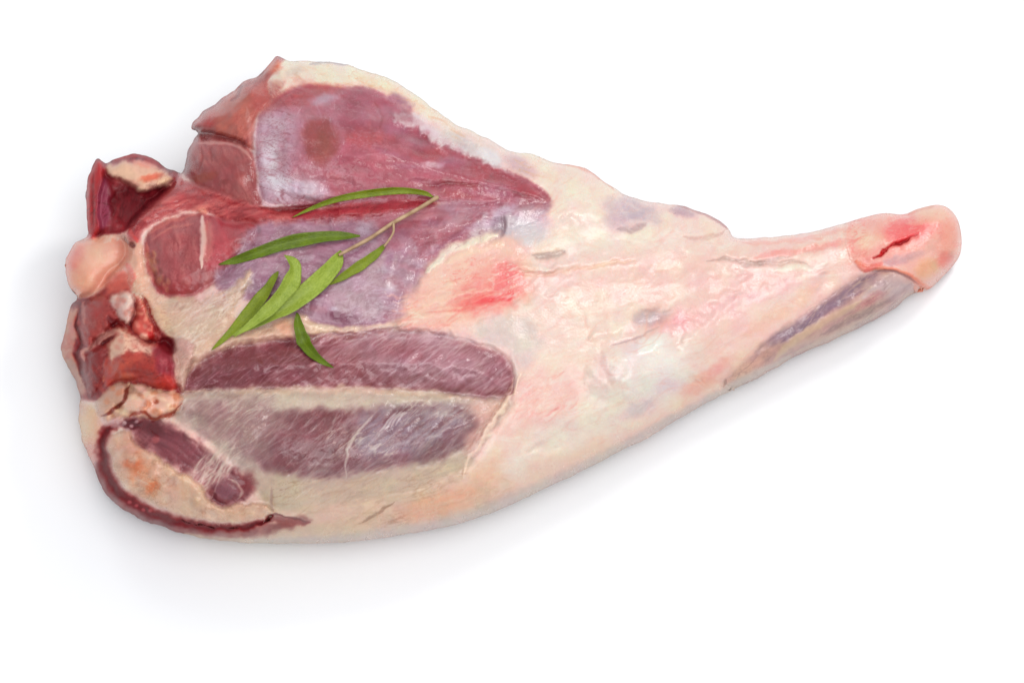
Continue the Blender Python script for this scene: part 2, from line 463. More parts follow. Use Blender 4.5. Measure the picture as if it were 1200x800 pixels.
# ------------------------------------------------------------------ cut faces at the upper left
RUMP = bleed([(224, 151), (225, 144), (232, 135), (245, 125), (260, 114), (275, 105), (285, 95), (300, 89), (311, 80), (320, 70), (330, 72), (322, 84), (314, 98), (317, 116),
        (303, 130), (296, 146), (293, 160), (297, 174), (284, 168), (262, 161), (242, 158), (230, 157)])
sl, d = paint(RUMP, (184, 104, 96), 2, 1, 2, 10, 6, dome=5, ds=30)
fibre(RUMP, -40, 26, 6, (150, 70, 72), (196, 122, 116), 0.7, 0.5, 5, 13)
paint([(262, 120), (290, 112), (300, 130), (290, 160), (262, 156), (250, 140)], (192, 116, 102), 7, 0.8, 5)
paint([(300, 108), (330, 96), (322, 120), (302, 132), (290, 122)], (184, 100, 96), 6, 0.8, 5)
blob(238, 146, 12, 7, -20, (190, 66, 66), 0.8, 0.5, 0.4, 4)
blob(322, 78, 9, 8, -30, (226, 140, 120), 0.8, 0.5, 0.4, 5)
stroke([(228, 155), (250, 157), (272, 163), (292, 172)], 2.2, (136, 50, 50), 0.8, -3.0, 2)
stroke([(285, 98), (278, 112), (270, 120)], 2, (140, 62, 64), 0.7, -1.2, 2)
stroke([(310, 84), (300, 96), (283, 101)], 2, (150, 70, 66), 0.6, -1.2, 2)
stroke([(288, 128), (293, 150), (297, 176)], 2.5, (206, 142, 134), 0.7, 0.8, 3)
LOIN = bleed([(230, 160), (245, 158), (265, 163), (286, 171), (297, 183), (300, 202), (301, 222), (306, 240), (290, 238), (262, 230), (240, 222), (224, 213), (214, 205),
        (217, 190), (222, 175)])
sl, d = paint(LOIN, (170, 98, 98), 2, 1, 2, 10, 7, dome=4, ds=26)
fibre(LOIN, 70, 20, 5, (148, 72, 74), (190, 122, 116), 0.65, 0.35, 5, 17)
stroke([(228, 168), (250, 167), (270, 170), (286, 176), (296, 188)], 2.2, (206, 150, 144), 0.85, 1.2, 2)
for a in ([(236, 172), (238, 188), (232, 204)], [(246, 172), (250, 190)], [(225, 180), (234, 196)]):
    stroke(a, 1.3, (148, 66, 66), 0.7, -0.8, 2)
blob(264, 213, 5, 3, -20, (146, 64, 62), 0.7, 0.6, 0.4, 8)
blob(280, 205, 6, 3, -30, (150, 70, 68), 0.6, 0.6, 0.4, 9)
blob(240, 207, 14, 5, -15, (160, 80, 60), 0.6, 0.6, 0.4, 10)
# band of cut meat running from the flap to the crease under the silverskin
BAND = [(206, 212), (224, 214), (250, 224), (285, 236), (310, 244), (345, 250), (420, 240), (500, 236), (505, 246), (430, 258), (380, 262), (340, 263), (300, 263), (264, 259), (240, 247),
        (212, 248), (186, 258), (168, 270), (160, 285), (150, 275), (152, 264), (165, 250), (186, 230)]
paint(BAND, (180, 84, 86), 3, 1, 3, 12, 9, dome=2.5, ds=16)
fibre(BAND, -12, 26, 4, (150, 48, 54), (204, 116, 112), 0.7, 0.5, 4, 19)
hairs([(190, 232), (240, 222), (300, 245), (250, 250), (190, 255)], 26, -22, 14, 30, 1.2, (142, 50, 54), 0.7, -1.0)
hairs([(190, 232), (240, 222), (300, 245), (250, 250), (190, 255)], 22, -22, 14, 30, 1.2, (212, 130, 122), 0.7, 0.8)
paint([(345, 250), (420, 239), (500, 234), (495, 246), (430, 258), (360, 262)], (164, 52, 64), 4, 0.85, 4)
blob(235, 243, 10, 4, -10, (226, 140, 130), 0.8, 0.6, 0.4, 3, lift=1)
blob(238, 248, 5, 4, 0, (232, 160, 140), 0.9, 0.5, 0.4, 3, lift=0.8)
# round cut muscle
ROUND = [(171, 278), (184, 264), (205, 255), (230, 251), (245, 252), (265, 259), (300, 264), (297, 285), (280, 302), (264, 320), (245, 335), (226, 345), (202, 348),
         (186, 340), (174, 322), (169, 300)]
sl, d = paint(ROUND, (174, 96, 98), 2.5, 1, 2, 10, 10, dome=5, ds=28)
fibre(ROUND, 85, 16, 5, (150, 66, 72), (190, 118, 116), 0.6, 0.3, 5, 23)
paint([(242, 256), (266, 260), (302, 265), (297, 284), (270, 308), (244, 316), (240, 280)], (182, 84, 92), 5, 0.85, 3)
stroke([(174, 275), (188, 264), (208, 257), (232, 252)], 2.0, (206, 124, 116), 0.6, 1.2, 3)
stroke([(178, 281), (192, 271), (210, 265), (228, 262)], 1.5, (206, 130, 122), 0.6, 0.6, 2)
stroke([(173, 284), (171, 302), (177, 322), (188, 338)], 2.4, (214, 130, 116), 0.7, 0.6, 2)
stroke([(243, 256), (244, 280), (242, 312)], 1.4, (150, 60, 70), 0.6, -0.8, 1.5)
blob(205, 340, 22, 8, 8, (156, 48, 52), 0.7, 0.6, 0.4, 4)
for (x, y) in inside_pts([(172, 300), (182, 296), (190, 322), (204, 338), (194, 342), (178, 326)], 26):
    blob(x, y, 2.4, 4, -10, (196, 138, 110) if rng.random() < .5 else (134, 62, 56), 0.6, 0.6, 0.4, int(rng.integers(90)), lift=0.4 * rng.normal())

# ------------------------------------------------------------------ middle: purple muscle under thin membrane
MIDM = [(250, 325), (268, 308), (300, 266), (345, 262), (430, 256), (500, 244), (540, 238), (600, 236), (641, 236), (634, 252), (612, 262), (590, 268), (560, 280),
        (532, 290), (512, 306), (498, 318), (480, 345), (474, 370), (440, 385), (400, 386), (360, 382), (330, 372), (290, 350), (262, 345)]
paint(MIDM, (176, 134, 150), 6, 1, 5, 14, 24, rough=0.18, dome=5.0, ds=36)
fibre(MIDM, 15, 34, 6, (154, 104, 120), (192, 156, 168), 0.65, 0.2, 6, 25)
paint([(430, 256), (500, 244), (540, 238), (600, 236), (641, 236), (634, 252), (590, 262), (545, 282), (510, 306), (480, 298), (455, 280)], (178, 112, 122), 8, 0.85, 6)
fibre([(430, 256), (500, 244), (600, 236), (641, 236), (590, 262), (510, 306), (455, 280)], 0, 40, 5, (162, 86, 98), (204, 146, 152), 0.6, 0.3, 6, 27)
paint([(590, 252), (620, 244), (640, 252), (625, 275), (600, 288), (580, 276)], (222, 208, 216), 8, 0.85, 6, 10, 28)
paint([(545, 284), (558, 264), (575, 248), (592, 240), (600, 250), (594, 268), (588, 282), (572, 287), (555, 291)], (226, 213, 214), 5, 0.9, 6, 9, 76, lift=1.0, mottle=0.35, mscale=8)
paint([(598, 262), (620, 254), (644, 262), (640, 284), (610, 290), (596, 282)], (222, 212, 214), 8, 0.8, 6)
stroke([(588, 250), (592, 264), (586, 280)], 2.4, (150, 118, 124), 0.7, -2.0, 2)
blob(594, 246, 16, 5, -30, (214, 190, 204), 0.7, 0.6, 0.4, 5)
blob(570, 262, 22, 5, -12, (208, 182, 196), 0.6, 0.6, 0.5, 6)
blob(583, 268, 8, 14, 15, (150, 130, 140), 0.6, 0.6, 0.4, 7, lift=-1)
paint([(380, 340), (420, 310), (455, 295), (480, 292), (495, 300), (490, 320), (500, 335), (478, 352), (450, 372), (400, 372)], (188, 158, 164), 10, 0.85, 7, 14, 29, mottle=0.35)
blob(476, 285, 16, 7, 40, (200, 164, 174), 0.7, 0.6, 0.5, 30)
blob(430, 350, 30, 12, 10, (184, 154, 162), 0.6, 0.7, 0.5, 31)
blob(395, 370, 20, 6, 15, (140, 82, 104), 0.7, 0.6, 0.4, 32)
blob(390, 362, 6, 3, 0, (226, 210, 222), 0.8, 0.6, 0.4, 33)
blob(458, 336, 6, 5, 0, (232, 214, 220), 0.8, 0.6, 0.4, 34)
blob(455, 310, 5, 16, 10, (160, 112, 140), 0.5, 0.6, 0.4, 35)
blob(430, 268, 12, 8, -30, (196, 184, 196), 0.6, 0.7, 0.5, 36)
blob(285, 320, 24, 12, -30, (176, 138, 154), 0.7, 0.6, 0.5, 37)
hairs([(380, 320), (470, 290), (500, 330), (470, 370), (390, 380)], 90, -18, 18, 34, 0.9, (222, 204, 216), 0.5, 0.4)
hairs([(260, 310), (330, 290), (340, 350), (270, 345)], 45, -40, 25, 24, 0.9, (214, 190, 208), 0.5, 0.4)
hairs([(500, 250), (620, 240), (560, 275), (500, 295)], 26, -6, 10, 40, 1.2, (206, 170, 184), 0.4, 0.3)

for (x, y) in inside_pts(MIDM, 46):
    blob(x, y, 8 + 14 * rng.random(), 3 + 5 * rng.random(), -15 + 20 * rng.normal(), ((206, 172, 178), (152, 104, 124), (190, 130, 140), (198, 176, 186))[int(rng.integers(4))], 0.45, 0.8, 0.6, int(rng.integers(200)), lift=0.5 * rng.normal())
# cream fascia sweeping under the sprig
FASC = [(152, 296), (160, 283), (168, 292), (170, 312), (176, 334), (190, 346), (215, 350), (245, 349), (268, 338), (284, 326), (296, 318), (290, 340), (272, 372), (300, 384),
        (335, 374), (352, 370), (385, 384), (430, 386), (470, 380), (430, 394), (370, 400), (320, 402), (270, 412), (230, 432), (214, 456), (205, 440), (206, 420), (196, 396), (180, 394), (172, 370), (158, 345), (150, 322)]
paint(FASC, (226, 192, 170), 4, 1, 5, 10, 40, lift=1.4, dome=2.0, ds=16)
paint([(152, 296), (162, 286), (168, 310), (174, 338), (180, 365), (165, 350), (152, 322)], (240, 190, 166), 5, 0.8, 4)
blob(206, 372, 20, 12, 5, (240, 206, 170), 0.7, 0.6, 0.4, 6)
blob(208, 366, 9, 5, 0, (226, 184, 138), 0.5, 0.7, 0.4, 7)
paint([(200, 352), (250, 352), (280, 336), (268, 372), (250, 392), (215, 400), (200, 385)], (212, 184, 168), 9, 0.7, 6)
hairs([(200, 352), (262, 345), (262, 385), (215, 440), (205, 400)], 90, -32, 14, 42, 1.1, (248, 236, 224), 0.55, 0.8)
hairs([(200, 352), (262, 345), (262, 385), (215, 440), (205, 400)], 60, -34, 14, 34, 1.0, (206, 168, 160), 0.45, -0.7)
hairs([(240, 345), (300, 318), (290, 345), (258, 370)], 40, -45, 12, 36, 1.1, (240, 226, 226), 0.6, 0.7)
blob(334, 384, 12, 8, 40, (232, 180, 150), 0.7, 0.6, 0.4, 8)
stroke([(345, 376), (390, 386), (440, 384), (490, 372), (540, 366)], 3.5, (244, 216, 194), 0.9, 1.2, 3)
stroke([(345, 392), (390, 392), (440, 388), (480, 380)], 2, (176, 124, 130), 0.6, -1.2, 3)

# reddened fat where the seam closes
REDF = [(474, 372), (484, 346), (500, 330), (530, 312), (560, 300), (592, 296), (616, 312), (618, 336), (600, 356), (568, 372), (520, 384), (478, 386)]
paint([(498, 318), (515, 304), (532, 291), (560, 281), (588, 274), (608, 288), (628, 312), (624, 345), (600, 362), (560, 380), (500, 390), (460, 388), (474, 360)],
      (246, 206, 190), 9, 0.9, 7, 12, 41, lift=1.8)
paint([(528, 352), (548, 334), (568, 316), (592, 306), (612, 318), (614, 340), (596, 356), (560, 366), (536, 366)], (243, 140, 132), 9, 0.85, 10, 12, 42, mottle=0.5, mscale=9)
paint(REDF, (246, 196, 180), 14, 0.4, 8, 14, 43, mottle=0.5)
blob(597, 330, 15, 20, 15, (246, 138, 138), 0.8, 0.6, 0.7, 5)
blob(566, 352, 30, 7, -14, (242, 126, 120), 0.75, 0.6, 0.7, 6)
stroke([(556, 356), (575, 350), (594, 352), (602, 344)], 2.4, (232, 84, 88), 0.7, -1.2, 3)
stroke([(500, 318), (514, 306), (528, 292), (556, 283), (582, 276)], [2, 4, 5, 5, 2.5], (252, 232, 214), 0.95, 1.8, 3)
stroke([(520, 312), (545, 298), (575, 290), (592, 284)], 4, (252, 214, 192), 0.7, 1.0, 4)
stroke([(462, 352), (500, 356), (540, 345), (575, 338)], 2.4, (250, 212, 190), 0.5, 0.9, 6)
stroke([(460, 366), (500, 366), (530, 358)], 2.2, (250, 206, 188), 0.5, 0.8, 6)
stroke([(450, 342), (480, 348), (520, 338), (556, 322)], 2.0, (248, 204, 186), 0.45, 0.8, 6)
wisps(REDF, -14, 34, 5.5, (253, 226, 212), 0.95, 10, 201, relief=0.9, thin=0.16)
wisps(REDF, -10, 30, 5, (232, 104, 102), 0.5, 8, 203, relief=-0.5)
hairs(REDF, 70, -14, 12, 46, 1.3, (250, 204, 182), 0.6, 1.0)
hairs(REDF, 60, -14, 12, 40, 1.2, (236, 120, 114), 0.5, -0.9)

# ------------------------------------------------------------------ lower muscle
LOWER = [(214, 452), (222, 436), (246, 420), (280, 406), (330, 400), (380, 394), (430, 389), (490, 391), (540, 399), (578, 411), (598, 432), (601, 456), (594, 466), (560, 464),
         (500, 459), (440, 455), (380, 454), (320, 455), (270, 458), (222, 459)]
paint(LOWER, (158, 100, 106), 6, 1, 5, 12, 44, rough=0.18, dome=8.0, ds=36)
fibre(LOWER, -32, 26, 5, (134, 70, 78), (188, 138, 144), 0.7, 0.3, 6, 45)
paint([(222, 436), (260, 416), (330, 402), (360, 420), (320, 445), (240, 456), (216, 455)], (124, 62, 70), 14, 0.85, 8)
paint([(430, 392), (520, 397), (590, 425), (596, 455), (520, 455), (440, 440)], (182, 140, 148), 16, 0.8, 9, mottle=0.3, mscale=16)
blob(465, 408, 26, 10, 10, (156, 88, 96), 0.6, 0.6, 0.5, 3)
hairs([(214, 452), (280, 406), (430, 389), (540, 399), (598, 432), (560, 464), (320, 455)], 170, -34, 12, 36, 0.9, (214, 178, 186), 0.5, 0.5)
hairs([(214, 452), (280, 406), (430, 389), (540, 399), (598, 432), (560, 464), (320, 455)], 70, -30, 12, 30, 1.0, (122, 54, 66), 0.45, -0.5)
hairs([(350, 390), (470, 385), (590, 405), (540, 405), (420, 400), (350, 402)], 60, -22, 14, 46, 1.1, (236, 214, 212), 0.55, 0.6)
hairs([(400, 385), (560, 395), (600, 440), (500, 450)], 30, -38, 10, 60, 1.0, (232, 212, 216), 0.5, 0.5)
blob(498, 394, 60, 6, 3, (208, 180, 184), 0.5, 0.7, 0.5, 4)
paint([(556, 380), (610, 370), (640, 400), (612, 435), (596, 415), (570, 402)], (224, 212, 204), 9, 0.8, 6, 12, 46)
stroke([(598, 408), (604, 430), (602, 456)], 2.5, (232, 214, 206), 0.7, 0.8, 3)

# ------------------------------------------------------------------ lowest band: greyish fat and the last muscle seen through membrane
BOTTOM = [(212, 462), (300, 458), (400, 457), (500, 461), (596, 468), (584, 492), (566, 520), (548, 545), (500, 566), (440, 580), (380, 590), (330, 596), (310, 585), (290, 560), (260, 530), (230, 505), (205, 490)]
paint(BOTTOM, (206, 186, 174), 6, 1, 5, 14, 47, dome=6.0, ds=50)
paint([(212, 463), (320, 458), (440, 458), (560, 470), (480, 476), (400, 480), (320, 480), (270, 490), (225, 485)], (216, 198, 182), 8, 0.8, 6)
stroke([(214, 461), (300, 457), (400, 456), (500, 462), (560, 468)], 4.0, (236, 208, 184), 0.5, 1.4, 5)
LAST = [(312, 494), (330, 484), (370, 480), (420, 482), (470, 478), (520, 474), (548, 478), (560, 496), (548, 518), (520, 534), (480, 545), (440, 552), (390, 558), (340, 556), (312, 548), (302, 525)]
paint(LAST, (144, 98, 104), 7, 0.92, 8, 16, 48, rough=0.22, dome=2.0, ds=30)
paint([(312, 500), (340, 486), (410, 486), (416, 510), (380, 535), (330, 530)], (132, 76, 82), 12, 0.8, 8)
paint([(420, 484), (480, 478), (520, 478), (545, 490), (520, 520), (470, 535), (420, 530)], (160, 140, 150), 12, 0.85, 8)
blob(525, 484, 30, 9, 5, (190, 178, 176), 0.6, 0.7, 0.4, 5)
blob(330, 545, 22, 8, 15, (150, 84, 92), 0.6, 0.6, 0.4, 6)
fibre(LAST, -35, 30, 5, (130, 80, 84), (188, 164, 162), 0.6, 0.3, 8, 49)
hairs(LAST, 120, -42, 12, 34, 0.9, (206, 186, 184), 0.45, 0.5)
hairs(LAST, 40, -42, 12, 30, 1.0, (118, 60, 72), 0.4, -0.5)
stroke([(438, 486), (420, 506), (408, 525), (405, 560)], 1.8, (214, 198, 190), 0.7, 0.8, 3)
for k in range(4):
    stroke([(445 + k * 6, 505 - k * 2), (456 + k * 5, 492 - k * 2), (466 + k * 4, 482)], 1.0, (226, 212, 210), 0.7, 0.5, 1)
hairs([(215, 465), (320, 462), (330, 500), (300, 530), (240, 505)], 80, -35, 16, 34, 1.0, (232, 220, 206), 0.5, 0.5)
hairs([(215, 465), (320, 462), (330, 500), (300, 530), (240, 505)], 60, -35, 16, 30, 1.1, (176, 146, 144), 0.45, -0.4)
paint([(240, 478), (290, 478), (300, 500), (262, 502), (240, 494)], (168, 134, 130), 18, 0.85, 10)
paint([(226, 470), (262, 468), (318, 474), (330, 500), (308, 540), (280, 530), (248, 508), (222, 490)], (164, 126, 126), 14, 0.75, 9, mottle=0.35, mscale=16)
paint([(300, 556), (360, 562), (440, 558), (520, 540), (555, 540), (520, 575), (430, 595), (350, 605), (320, 600)], (218, 196, 174), 12, 0.85, 8)
paint([(345, 612), (430, 596), (520, 576), (560, 560), (600, 575), (560, 604), (470, 624), (380, 634)], (220, 190, 166), 12, 0.8, 8, mottle=0.3, mscale=30)
paint([(480, 590), (540, 572), (560, 580), (520, 604), (470, 612)], (236, 182, 150), 10, 0.7, 7)
hairs([(320, 565), (540, 545), (560, 590), (420, 622), (340, 610)], 90, -20, 10, 56, 1.3, (232, 210, 184), 0.5, 0.6)
hairs([(320, 565), (540, 545), (560, 590), (420, 622), (340, 610)], 70, -20, 10, 50, 1.2, (192, 158, 132), 0.45, -0.6)
paint([(548, 476), (590, 470), (584, 490), (560, 520), (545, 535), (548, 510), (560, 495)], (224, 180, 168), 8, 0.8, 6)
stroke([(608, 440), (600, 462), (584, 488), (564, 516), (550, 540), (542, 560)], [1, 2.4, 3, 3.6, 2.6, 1], (252, 226, 206), 0.75, 2.2, 6)
stroke([(602, 440), (594, 462), (577, 488), (556, 515), (545, 530)], 2, (206, 164, 150), 0.6, -1.2, 3)
stroke([(420, 612), (440, 602), (462, 588)], 1.6, (164, 128, 106), 0.7, -1.0, 3)

# ------------------------------------------------------------------ lower left: curled lip of fat with a dark seam
paint(bleed([(94, 468), (112, 480), (116, 500), (112, 520), (116, 550), (126, 575), (110, 560), (99, 530), (92, 500)]), (238, 188, 156), 5, 1, 4)
blob(102, 496, 10, 16, 5, (244, 208, 166), 0.8, 0.6, 0.4, 2)
blob(108, 534, 8, 16, -15, (228, 156, 140), 0.8, 0.6, 0.4, 3)
paint([(112, 545), (130, 570), (165, 592), (220, 612), (300, 620), (360, 606), (345, 622), (300, 634), (240, 632), (190, 620), (145, 598), (118, 572)], (158, 98, 94), 5, 0.95, 4, mottle=0.25)
paint([(250, 622), (340, 612), (420, 620), (400, 636), (300, 637), (240, 632)], (224, 200, 176), 6, 0.85, 4)
DARK = [(150, 493), (170, 488), (195, 494), (218, 508), (246, 530), (258, 545), (275, 552), (292, 566), (290, 584), (262, 592), (244, 584), (236, 566), (214, 552), (188, 538), (164, 522), (154, 508)]
paint(DARK, (134, 66, 72), 7, 0.95, 8, 10, 50, lift=-2.0, mottle=0.25, mscale=12)
fibre(DARK, 35, 22, 5, (104, 36, 46), (172, 112, 118), 0.7, 0.5, 5, 65)
hairs(DARK, 40, -50, 14, 26, 1.0, (206, 170, 164), 0.5, 0.6)
paint([(172, 500), (215, 512), (245, 540), (225, 552), (190, 532)], (136, 72, 82), 7, 0.7, 5)
blob(178, 502, 14, 8, 20, (104, 30, 38), 0.7, 0.6, 0.5, 3)
blob(182, 515, 4, 4, 0, (190, 110, 110), 0.7, 0.6, 0.4, 4, lift=0.6)
paint([(226, 548), (246, 530), (266, 540), (262, 556), (244, 566), (232, 562)], (190, 150, 146), 9, 0.7, 7, mottle=0.4)
hairs([(222, 548), (262, 522), (285, 545), (245, 572)], 80, -52, 10, 38, 1.2, (228, 206, 194), 1.1, 0.8)
blob(265, 574, 15, 12, 0, (146, 98, 108), 0.75, 0.6, 0.5, 5, lift=1.2)
blob(290, 565, 10, 12, 20, (128, 44, 52), 0.7, 0.6, 0.4, 6)
stroke([(266, 560), (278, 566), (284, 576), (278, 586)], 1.3, (216, 190, 180), 0.6, 1.0, 2.5)
stroke([(250, 576), (254, 586), (266, 590)], 2, (110, 50, 60), 0.7, -1.2, 2)
LIP = [(126, 514), (138, 507), (152, 508), (160, 520), (184, 536), (206, 550), (230, 563), (242, 582), (260, 594), (288, 590), (312, 592), (322, 602), (302, 611), (268, 616), (230, 610), (190, 596),
       (160, 583), (140, 566), (130, 546), (123, 530)]
paint(LIP, (222, 184, 162), 2.5, 1, 4, 9, 51, lift=1.8, dome=2.5, ds=14)
blob(146, 524, 18, 14, 30, (230, 178, 160), 0.8, 0.6, 0.4, 7)
blob(156, 548, 11, 14, 5, (216, 112, 66), 0.8, 0.7, 0.6, 8)
blob(178, 570, 7, 10, 30, (218, 116, 66), 0.8, 0.7, 0.6, 9)
blob(168, 560, 16, 16, 30, (230, 168, 130), 0.5, 0.7, 0.5, 10)
blob(225, 590, 30, 12, 20, (224, 194, 172), 0.6, 0.7, 0.5, 11)
Fz += 0.0
for (x, y) in inside_pts(LIP, 60):
    blob(x, y, 4 + 4 * rng.random(), 3 + 3 * rng.random(), 180 * rng.random(), (238, 212, 190) if rng.random() < .6 else (206, 168, 140), 0.35, 0.6, 0.4, int(rng.integers(90)), lift=0.7 * rng.normal())
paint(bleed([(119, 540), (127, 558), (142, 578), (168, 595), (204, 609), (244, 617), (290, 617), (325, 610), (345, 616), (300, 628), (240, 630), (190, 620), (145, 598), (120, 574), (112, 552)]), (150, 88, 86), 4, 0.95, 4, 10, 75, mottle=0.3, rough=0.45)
stroke([(205, 624), (250, 632), (300, 635), (350, 636)], 3.5, (222, 204, 184), 0.8, 0, 2)
SEAM = [(136, 500), (125, 503), (119, 518), (121, 540), (127, 558), (142, 578), (168, 595), (204, 609), (244, 617), (284, 617), (304, 612), (318, 606)]
stroke([(312, 608), (330, 609), (350, 611), (364, 612)], [1.5, 4, 3.5, 1], (150, 84, 82), 0.85, -1.5, 3)
stroke([(314, 606), (324, 603), (345, 607), (358, 611)], [1.2, 1.4, 1.2, 0.5], (120, 54, 54), 0.8, -1.2, 2)
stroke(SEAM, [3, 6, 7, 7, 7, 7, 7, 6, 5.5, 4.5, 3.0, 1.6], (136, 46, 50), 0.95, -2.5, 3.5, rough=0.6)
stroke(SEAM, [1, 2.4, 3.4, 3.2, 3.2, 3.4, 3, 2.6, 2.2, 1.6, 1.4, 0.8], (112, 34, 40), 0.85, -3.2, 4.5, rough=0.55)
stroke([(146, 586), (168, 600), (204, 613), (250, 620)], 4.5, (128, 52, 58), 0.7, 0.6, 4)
for (x, y) in ((160, 592), (168, 597), (176, 598), (152, 588)):
    blob(x, y, 2.2, 1.8, 0, (196, 110, 112), 0.7, 0.5, 0.3, int(x), lift=0.5)
stroke([(318, 570), (318, 590), (320, 602)], 1.6, (190, 160, 150), 0.7, -0.8, 1)

# ------------------------------------------------------------------ left end: jumble of cut meat, fat and the joint ball
LEFTM = bleed([(80, 368), (86, 354), (96, 349), (112, 346), (130, 332), (148, 330), (156, 350), (176, 375), (206, 408), (212, 440), (208, 462), (170, 462), (140, 470), (112, 470), (98, 462), (88, 442), (78, 425), (72, 410), (75, 390)])
paint(LEFTM, (150, 52, 54), 3, 1, 2, 10, 52, rough=0.42)
fibre(LEFTM, 60, 16, 5, (112, 26, 32), (186, 88, 80), 0.7, 0.7, 4, 53)
# rim of skin at the very left
RIMSKIN = bleed([(86, 352), (92, 360), (88, 375), (90, 398), (84, 412), (92, 432), (104, 458), (94, 464), (86, 442), (77, 425), (72, 410), (75, 390), (80, 370)])
paint(RIMSKIN, (216, 166, 146), 2.5, 0.95, 3, 8, 66, lift=1.5, mottle=0.3, mscale=8)
blob(87, 356, 5, 6, 0, (130, 36, 44), 0.85, 0.5, 0.4, 2)
blob(84, 385, 4, 9, 0, (226, 150, 142), 0.7, 0.6, 0.4, 3)
blob(82, 428, 7, 8, 40, (188, 148, 130), 0.7, 0.6, 0.4, 4)
stroke([(92, 366), (90, 385), (95, 402), (90, 418), (98, 440), (106, 462)], 2.2, (112, 36, 38), 0.85, -4.0, 3)
# upper chunk of dark meat
CHUNK = [(97, 362), (108, 350), (126, 347), (134, 360), (136, 376), (126, 386), (112, 398), (102, 410), (96, 396)]
paint(CHUNK, (166, 78, 74), 2.5, 1, 3, 8, 67, lift=2.0, dome=4.5, ds=13)
wisps(CHUNK, 20, 14, 5, (120, 30, 34), 0.7, 3, 301, relief=-0.6)
wisps(CHUNK, 35, 14, 5, (212, 128, 116), 0.5, 3, 303, relief=0.5)
stroke([(100, 352), (98, 366), (100, 380)], 2.0, (206, 136, 122), 0.7, 1.0, 3)
blob(131, 377, 7, 5, 30, (104, 18, 26), 0.8, 0.6, 0.4, 5, lift=-2)
# film stretched across it
stroke([(96, 414), (110, 404), (122, 396), (134, 386)], [2, 4.5, 4.5, 2], (196, 146, 136), 0.85, 2.0, 3)
stroke([(98, 419), (112, 410), (126, 400), (138, 391)], 2.2, (110, 34, 36), 0.8, -3.0, 2)
# lower chunk of dark meat
CHUNKB = [(94, 424), (104, 412), (118, 404), (126, 412), (122, 432), (116, 450), (108, 464), (100, 452)]
paint(CHUNKB, (144, 56, 56), 2.5, 1, 3, 8, 68, lift=1.0, dome=3.5, ds=11)
wisps(CHUNKB, 60, 10, 5, (192, 100, 92), 0.6, 3, 305, relief=0.5)
stroke([(98, 424), (96, 412), (103, 408)], 2.0, (226, 166, 150), 0.8, 1.2, 2)
stroke([(120, 448), (126, 436), (124, 424)], 2.6, (226, 152, 124), 0.8, 1.6, 2)
# pinkish white lump and the red wedge beside it
FATLUMP = [(130, 350), (140, 343), (152, 342), (158, 352), (156, 368), (150, 379), (141, 374), (134, 362)]
paint(FATLUMP, (228, 190, 182), 2.5, 1, 3, 9, 54, lift=3.0, dome=4.5, ds=11)
for (x, y) in inside_pts(FATLUMP, 18):
    blob(x, y, 4, 3, 180 * rng.random(), (244, 216, 206) if rng.random() < .6 else (206, 132, 122), 0.6, 0.6, 0.4, int(rng.integers(90)), lift=0.6 * rng.normal())
WEDGE = [(158, 344), (168, 354), (174, 372), (182, 392), (172, 398), (160, 392), (154, 382), (160, 366)]
paint(WEDGE, (212, 108, 96), 2.5, 1, 3, 8, 69, lift=1.5, dome=3.0, ds=9)
for (x, y) in inside_pts(WEDGE, 22):
    blob(x, y, 3, 2.4, 180 * rng.random(), (240, 176, 156) if rng.random() < .6 else (176, 60, 58), 0.5, 0.6, 0.4, int(rng.integers(90)), lift=0.6 * rng.normal())
blob(168, 394, 5, 4, 0, (244, 190, 170), 0.9, 0.5, 0.3, 6, lift=1.4)
blob(177, 393, 3, 5, -20, (186, 36, 38), 0.8, 0.5, 0.3, 7)
stroke([(136, 378), (148, 388), (158, 396), (172, 402), (186, 400)], 2.4, (120, 30, 32), 0.9, -3.5, 2)
stroke([(166, 346), (174, 362), (182, 382), (190, 396)], 2.0, (150, 44, 44), 0.8, -2.6, 2)
# meat nub with a fat cap
NUB = [(122, 438), (126, 414), (132, 398), (142, 383), (154, 390), (168, 400), (182, 403), (194, 402), (204, 414), (208, 436), (204, 455), (182, 454), (160, 446), (140, 446), (126, 452)]
paint(NUB, (184, 84, 76), 2.5, 1, 3, 9, 55, lift=3.0, dome=6.0, ds=18)
paint([(127, 404), (134, 393), (142, 383), (153, 391), (168, 402), (184, 407), (178, 414), (160, 412), (142, 416), (130, 422)], (241, 200, 180), 3.5, 0.95, 5, 8, 70, lift=1.0)
for (x, y) in ((142, 399), (147, 393), (137, 407), (158, 405)):
    blob(x, y, 3.5, 2.5, 30, (222, 140, 126), 0.5, 0.7, 0.6, int(x))
paint([(130, 426), (150, 419), (172, 420), (178, 436), (160, 444), (134, 444)], (196, 100, 82), 6, 0.8, 6)
paint([(150, 428), (176, 424), (186, 440), (168, 446), (150, 440)], (158, 58, 54), 7, 0.7, 6)
paint([(182, 406), (198, 406), (206, 424), (206, 440), (190, 440), (182, 424)], (150, 52, 68), 5, 0.9, 4)
paint([(182, 444), (198, 440), (207, 448), (203, 456), (188, 455)], (190, 66, 58), 5, 0.8, 4)
paint([(190, 396), (202, 398), (206, 412), (198, 412), (188, 404)], (116, 18, 30), 3, 0.95, 3, lift=-3.0)
blob(150, 440, 8, 3, 0, (226, 130, 104), 0.6, 0.6, 0.4, 8)
blob(192, 424, 5, 4, 20, (206, 120, 124), 0.5, 0.7, 0.4, 9)
wisps(NUB, 12, 14, 5, (108, 20, 24), 0.45, 4, 307, relief=-0.5)
